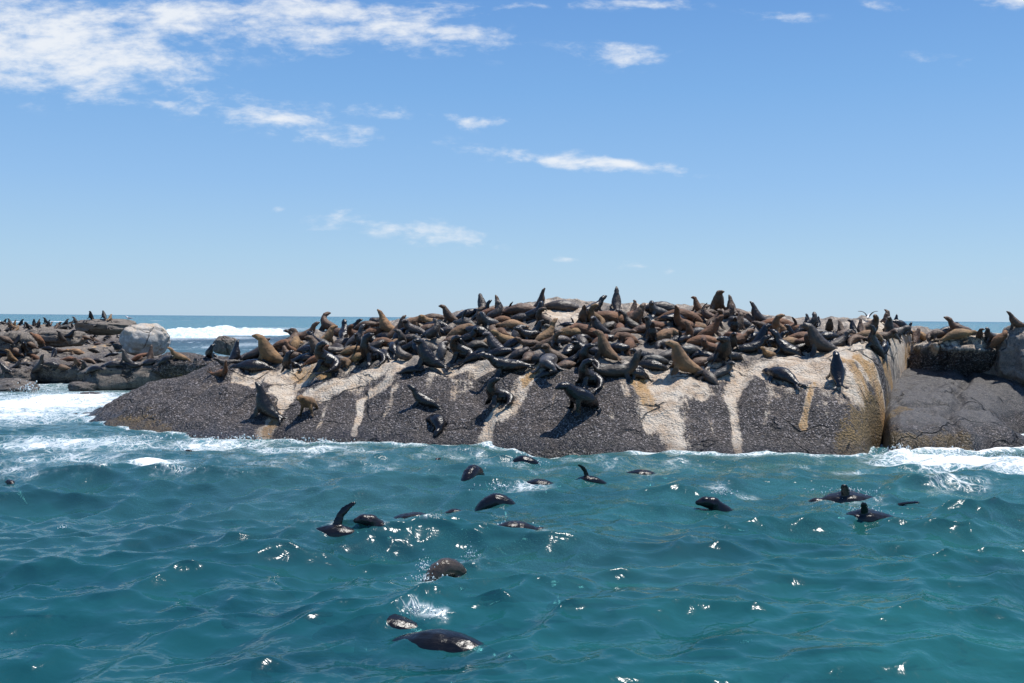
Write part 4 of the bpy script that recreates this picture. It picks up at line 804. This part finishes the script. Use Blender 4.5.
def far_mat():
    m, t, b = new_mat('far_seal_fur'); t.put(b.inputs['Base Color'], t.new('ShaderNodeVertexColor', layer_name='shade').outputs[0]); b.inputs['Roughness'].default_value = .6; return m
fo = mesh_obj('distant_seals', np.concatenate(fV), fF, far_mat())
fo.data.color_attributes.new('shade', 'FLOAT_COLOR', 'POINT').data.foreach_set('color', np.concatenate(fC).astype(np.float32).reshape(-1))
tag(fo, 'far scatter of small dark seals along the back of the left reef', 'seals', kind='stuff')
# labels for the crowd: colour, pose, row, landmark, then order from the left among equals
LM = [(262, 'at the left end'), (330, 'above the leftmost cream streak'), (415, 'above the diagonal cream streaks'), (485, 'left of the tan streak'), (560, 'above the central tan streak'), (620, 'left of the white streak'), (692, 'above the broad white streak'), (752, 'above the zigzag streak'), (835, 'behind the right shoulder'), (922, 'above the gold cliff'), (2000, 'above the dark boulder')]
LML = [(30, 'at the left edge'), (62, 'left of the long tan seal'), (105, 'around the long tan seal'), (400, 'by the pale boulder')]
ORD = ['leftmost', 'second from left', 'third from left', 'fourth from left', 'fifth from left', 'sixth from left', 'seventh from left', 'eighth from left']
buckets = {}
for r in records:
    if r[6]: continue
    o, pose, ck, px, py, h, lab, g = r
    cw = COLS[ck][2]; pw = POSE[pose]
    if g == GI:
        fr = (py - kn(px, top)) / max(1, kn(px, low) - kn(px, top))
        row = 'back row' if fr < .36 else ('middle row' if fr < .72 else 'front row')
        place_w = next(w_ for m_, w_ in LM if px < m_); base = f'{cw} seal {pw}, {row} {place_w}'
    elif g == GL:
        base = f'{cw} seal {pw}, left reef, {next(w_ for m_, w_ in LML if px < m_)}'
    else: base = f'small distant {cw} seal {pw} on the far reef'
    buckets.setdefault(base, []).append((px, o))
for base, lst in buckets.items():
    lst.sort(key=lambda t: t[0])
    for i, (_, o) in enumerate(lst):
        o['label'] = base if len(lst) == 1 else base + ', ' + ORD[min(i, 7)]

# seals in the sea
GW = 'fur seals swimming in the sea'
W = [ # px, py, pose, heading, size, colour, z, label
 (440, 459, 'HD', 250, .5, 'd', -.1, 'small brown seal head poking out just off the island, left of centre'),
 (473, 481, 'AR', 68, .74, 'k', .07, 'black seal diving with a steeply arched back, furthest left of the diving group'),
 (524, 466, 'AR', 5, .7, 'k', -.12, 'flat black back of a seal nearest the island front'),
 (587, 480, 'FL', 185, .62, 'k', -.02, 'black seal with a stubby flipper up, right of the diving group'),
 (497, 499, 'AR', 8, .74, 'k', -.03, 'arched glossy black back rising in the middle of the diving group'),
 (415, 503, 'LF', 182, .8, 'd', -.26, 'dark seal swimming low and left, only its back showing'),
 (455, 503, 'AR', 10, .6, 'd', -.13, 'small dark back between the low swimmer and the arched one'),
 (538, 485, 'LF', 0, .65, 'd', -.2, 'dark seal low in the water right of the arched back'),
 (336, 544, 'FL', 5, .74, 'k', -.1, 'black seal waving one tall flipper, left of centre'),
 (380, 541, 'HD', 200, .8, 'd', -.1, 'brown seal head beside the waving flipper'),
 (512, 535, 'LF', 20, .66, 'd', -.2, 'glistening dark seal floating at the surface, centre'),
 (446, 567, 'AR', 40, .62, 'g', .03, 'brown seal bursting through a splash in the centre foreground'),
 (541, 562, 'LF', 10, .85, 'k', -.44, 'dim seal under the surface right of the bursting one'),
 (436, 634, 'LF', 350, 1.0, 'k', -.315, 'dark seal lying along the surface in the near foreground'),
 (385, 618, 'LF', 170, .9, 'k', -.425, 'dark seal just under water behind the nearest one'),
 (285, 627, 'LF', 175, .9, 'k', -.48, 'dim dark seal under water at the lower left'),
 (255, 575, 'LF', 172, 1.05, 'k', -.58, 'dim dark seal gliding under water on the left'),
 (722, 503, 'HD', 190, .95, 'k', -.05, 'black seal raising head and shoulders, right of centre'),
 (848, 498, 'BK', 182, 1.05, 'd', -.07, 'dark seal floating on its back with flippers up at right'),
 (866, 517, 'BK', 186, .9, 'd', -.09, 'black seal rolling beside the floating one at right'),
 (640, 472, 'LF', 0, .8, 'k', -.28, 'dark seal under water close to the island, right of centre'),
 (193, 451, 'HD', 180, .45, 'd', -.1, 'tiny dark head in the foam off the left tip'),
 (14, 484, 'HD', 150, .5, 'd', -.12, 'small dark head in the water by the left edge'),
]
for (px, py, pose, hd, s, ck, z, lab) in W:
    c = sea(px, py); zz = float(wz[(WX - c.x) ** 2 + (WY - c.y) ** 2 < .4 ** 2].mean())
    o = put_seal(pose, (c.x, c.y, z + zz), (0, 0, 1), hd, s, ck, lab, GW, 0, 0)
    o.color = (*o.color[:3], 1.0 if z > -.45 else .2)

# ------------------------------------------------------------------ the two gulls
def bird_mat():
    m, t, b = new_mat('gull_feathers'); t.put(b.inputs['Base Color'], t.new('ShaderNodeVertexColor', layer_name='shade').outputs[0]); b.inputs['Roughness'].default_value = .7; return m
BIRD = bird_mat()
def gull(loc, heading, wings, label, s=1.0):
    body = [(-.3, 0, .2, .05, .01), (-.18, 0, .2, .05, .03), (0, 0, .22, .085, .085), (.12, 0, .27, .075, .08), (.19, 0, .34, .045, .05), (.24, 0, .39, .045, .048), (.29, 0, .39, .03, .03), (.33, 0, .38, .013, .014), (.37, 0, .375, .007, .007)]
    pc = [loft(body, n=10, sub=4)]
    for sd_ in (1, -1):
        if wings: pts = [(.05, sd_ * .06, .28, .15, .03), (.1, sd_ * .2, .46, .16, .022), (.04, sd_ * .36, .55, .13, .016), (-.1, sd_ * .55, .56, .03, .008)]
        else: pts = [(.1, sd_ * .06, .27, .04, .02), (0, sd_ * .085, .25, .06, .015), (-.2, sd_ * .06, .22, .04, .012), (-.36, sd_ * .02, .2, .012, .006)]
        pc.append(loft(pts, (1, 0, 0) if wings else (0, 0, 1), 8, 4))
        pc.append(loft([(.0, sd_ * .03, .17, .012, .012), (.01, sd_ * .03, .02, .009, .009), (.05, sd_ * .03, .0, .014, .006)], (0, 1, 0), 6, 3))
    V, Fs, Cc = [], [], []
    for i, (v_, f_) in enumerate(pc):
        o = len(V); V += [tuple(p) for p in v_]; Fs += [tuple(k + o for k in f) for f in f_]
        for p in v_:
            if i == 0: Cc.append((.75, .5, .12, 1) if p[0] > .31 else (.82, .82, .8, 1))
            elif i in (1, 3): Cc.append((.03, .03, .035, 1) if wings else (.45, .46, .48, 1))
            else: Cc.append((.5, .42, .2, 1))
    o = mesh_obj('gull', V, Fs, BIRD)
    a = o.data.color_attributes.new('shade', 'FLOAT_COLOR', 'POINT'); a.data.foreach_set('color', np.array(Cc, np.float32).reshape(-1))
    o.location = loc; o.rotation_euler = (0, 0, R(heading)); o.scale = (s, s, s)
    tag(o, label, 'gull', 'gulls on the rocks')
h, n, _ = on_rock(868, 321); gull(tuple(h), 60, True, 'black and white gull with spread wings landing above the gold stained cliff', .55)
h, n, _ = on_rock(129, 320.5); gull(tuple(h), 200, False, 'white gull standing on the far rock behind the pale boulder', 1.0)

# ------------------------------------------------------------------ spray: drops thrown up where seals and swell break the surface, plus specks imitating sun sparkle
def spray(name, spots, seed):
    r_ = np.random.default_rng(seed); V, Fs = [], []
    for (px, py, rx, hgt, n_) in spots:
        c = sea(px, py); rx = rx * c.y / F; hgt = hgt * c.y / F
        for _ in range(n_):
            a = r_.uniform(0, 2 * math.pi); q_ = abs(r_.normal(0, .5)); p = np.array([c.x + rx * q_ * math.cos(a), c.y + rx * .8 * q_ * math.sin(a), .03 + hgt * abs(r_.normal(0, .45)) * max(.1, 1 - .5 * q_)])
            rad = r_.uniform(.22, .75) * c.y / F * r_.choice([1, 1, 1, 1.6]); o = len(V)
            for d in ((1, 0, 0), (-1, 0, 0), (0, 1, 0), (0, -1, 0), (0, 0, 1.3), (0, 0, -1.3)): V.append(p + rad * np.array(d))
            Fs += [(o, o + 2, o + 4), (o + 2, o + 1, o + 4), (o + 1, o + 3, o + 4), (o + 3, o, o + 4), (o + 2, o, o + 5), (o + 1, o + 2, o + 5), (o + 3, o + 1, o + 5), (o, o + 3, o + 5)]
    return tag(mesh_obj(name, V, Fs, FOAM), 'white drops and spray thrown up around the swimming seals and along the rock, plus added sun sparkle specks', 'spray', kind='stuff')
spray('sea_spray', [(424, 572, 12, 16, 60), (425, 582, 22, 8, 90), (470, 560, 12, 12, 60), (418, 614, 30, 7, 110), (512, 531, 34, 7, 110), (540, 466, 22, 5, 60), (498, 488, 34, 5, 70), (722, 496, 20, 6, 60), (850, 495, 46, 6, 130), (860, 513, 40, 5, 110), (338, 542, 22, 4, 50),
   (900, 456, 26, 12, 200), (960, 458, 60, 9, 260), (1010, 462, 40, 9, 200), (150, 440, 60, 4, 90), (240, 440, 60, 5, 120), (320, 442, 60, 4, 100), (45, 400, 70, 8, 260), (28, 392, 20, 14, 120), (745, 645, 9, 2, 26), (60, 530, 9, 2, 14), (155, 466, 24, 4, 70)], 4)  # bottom-centre specks stand in for sun sparkle on open water
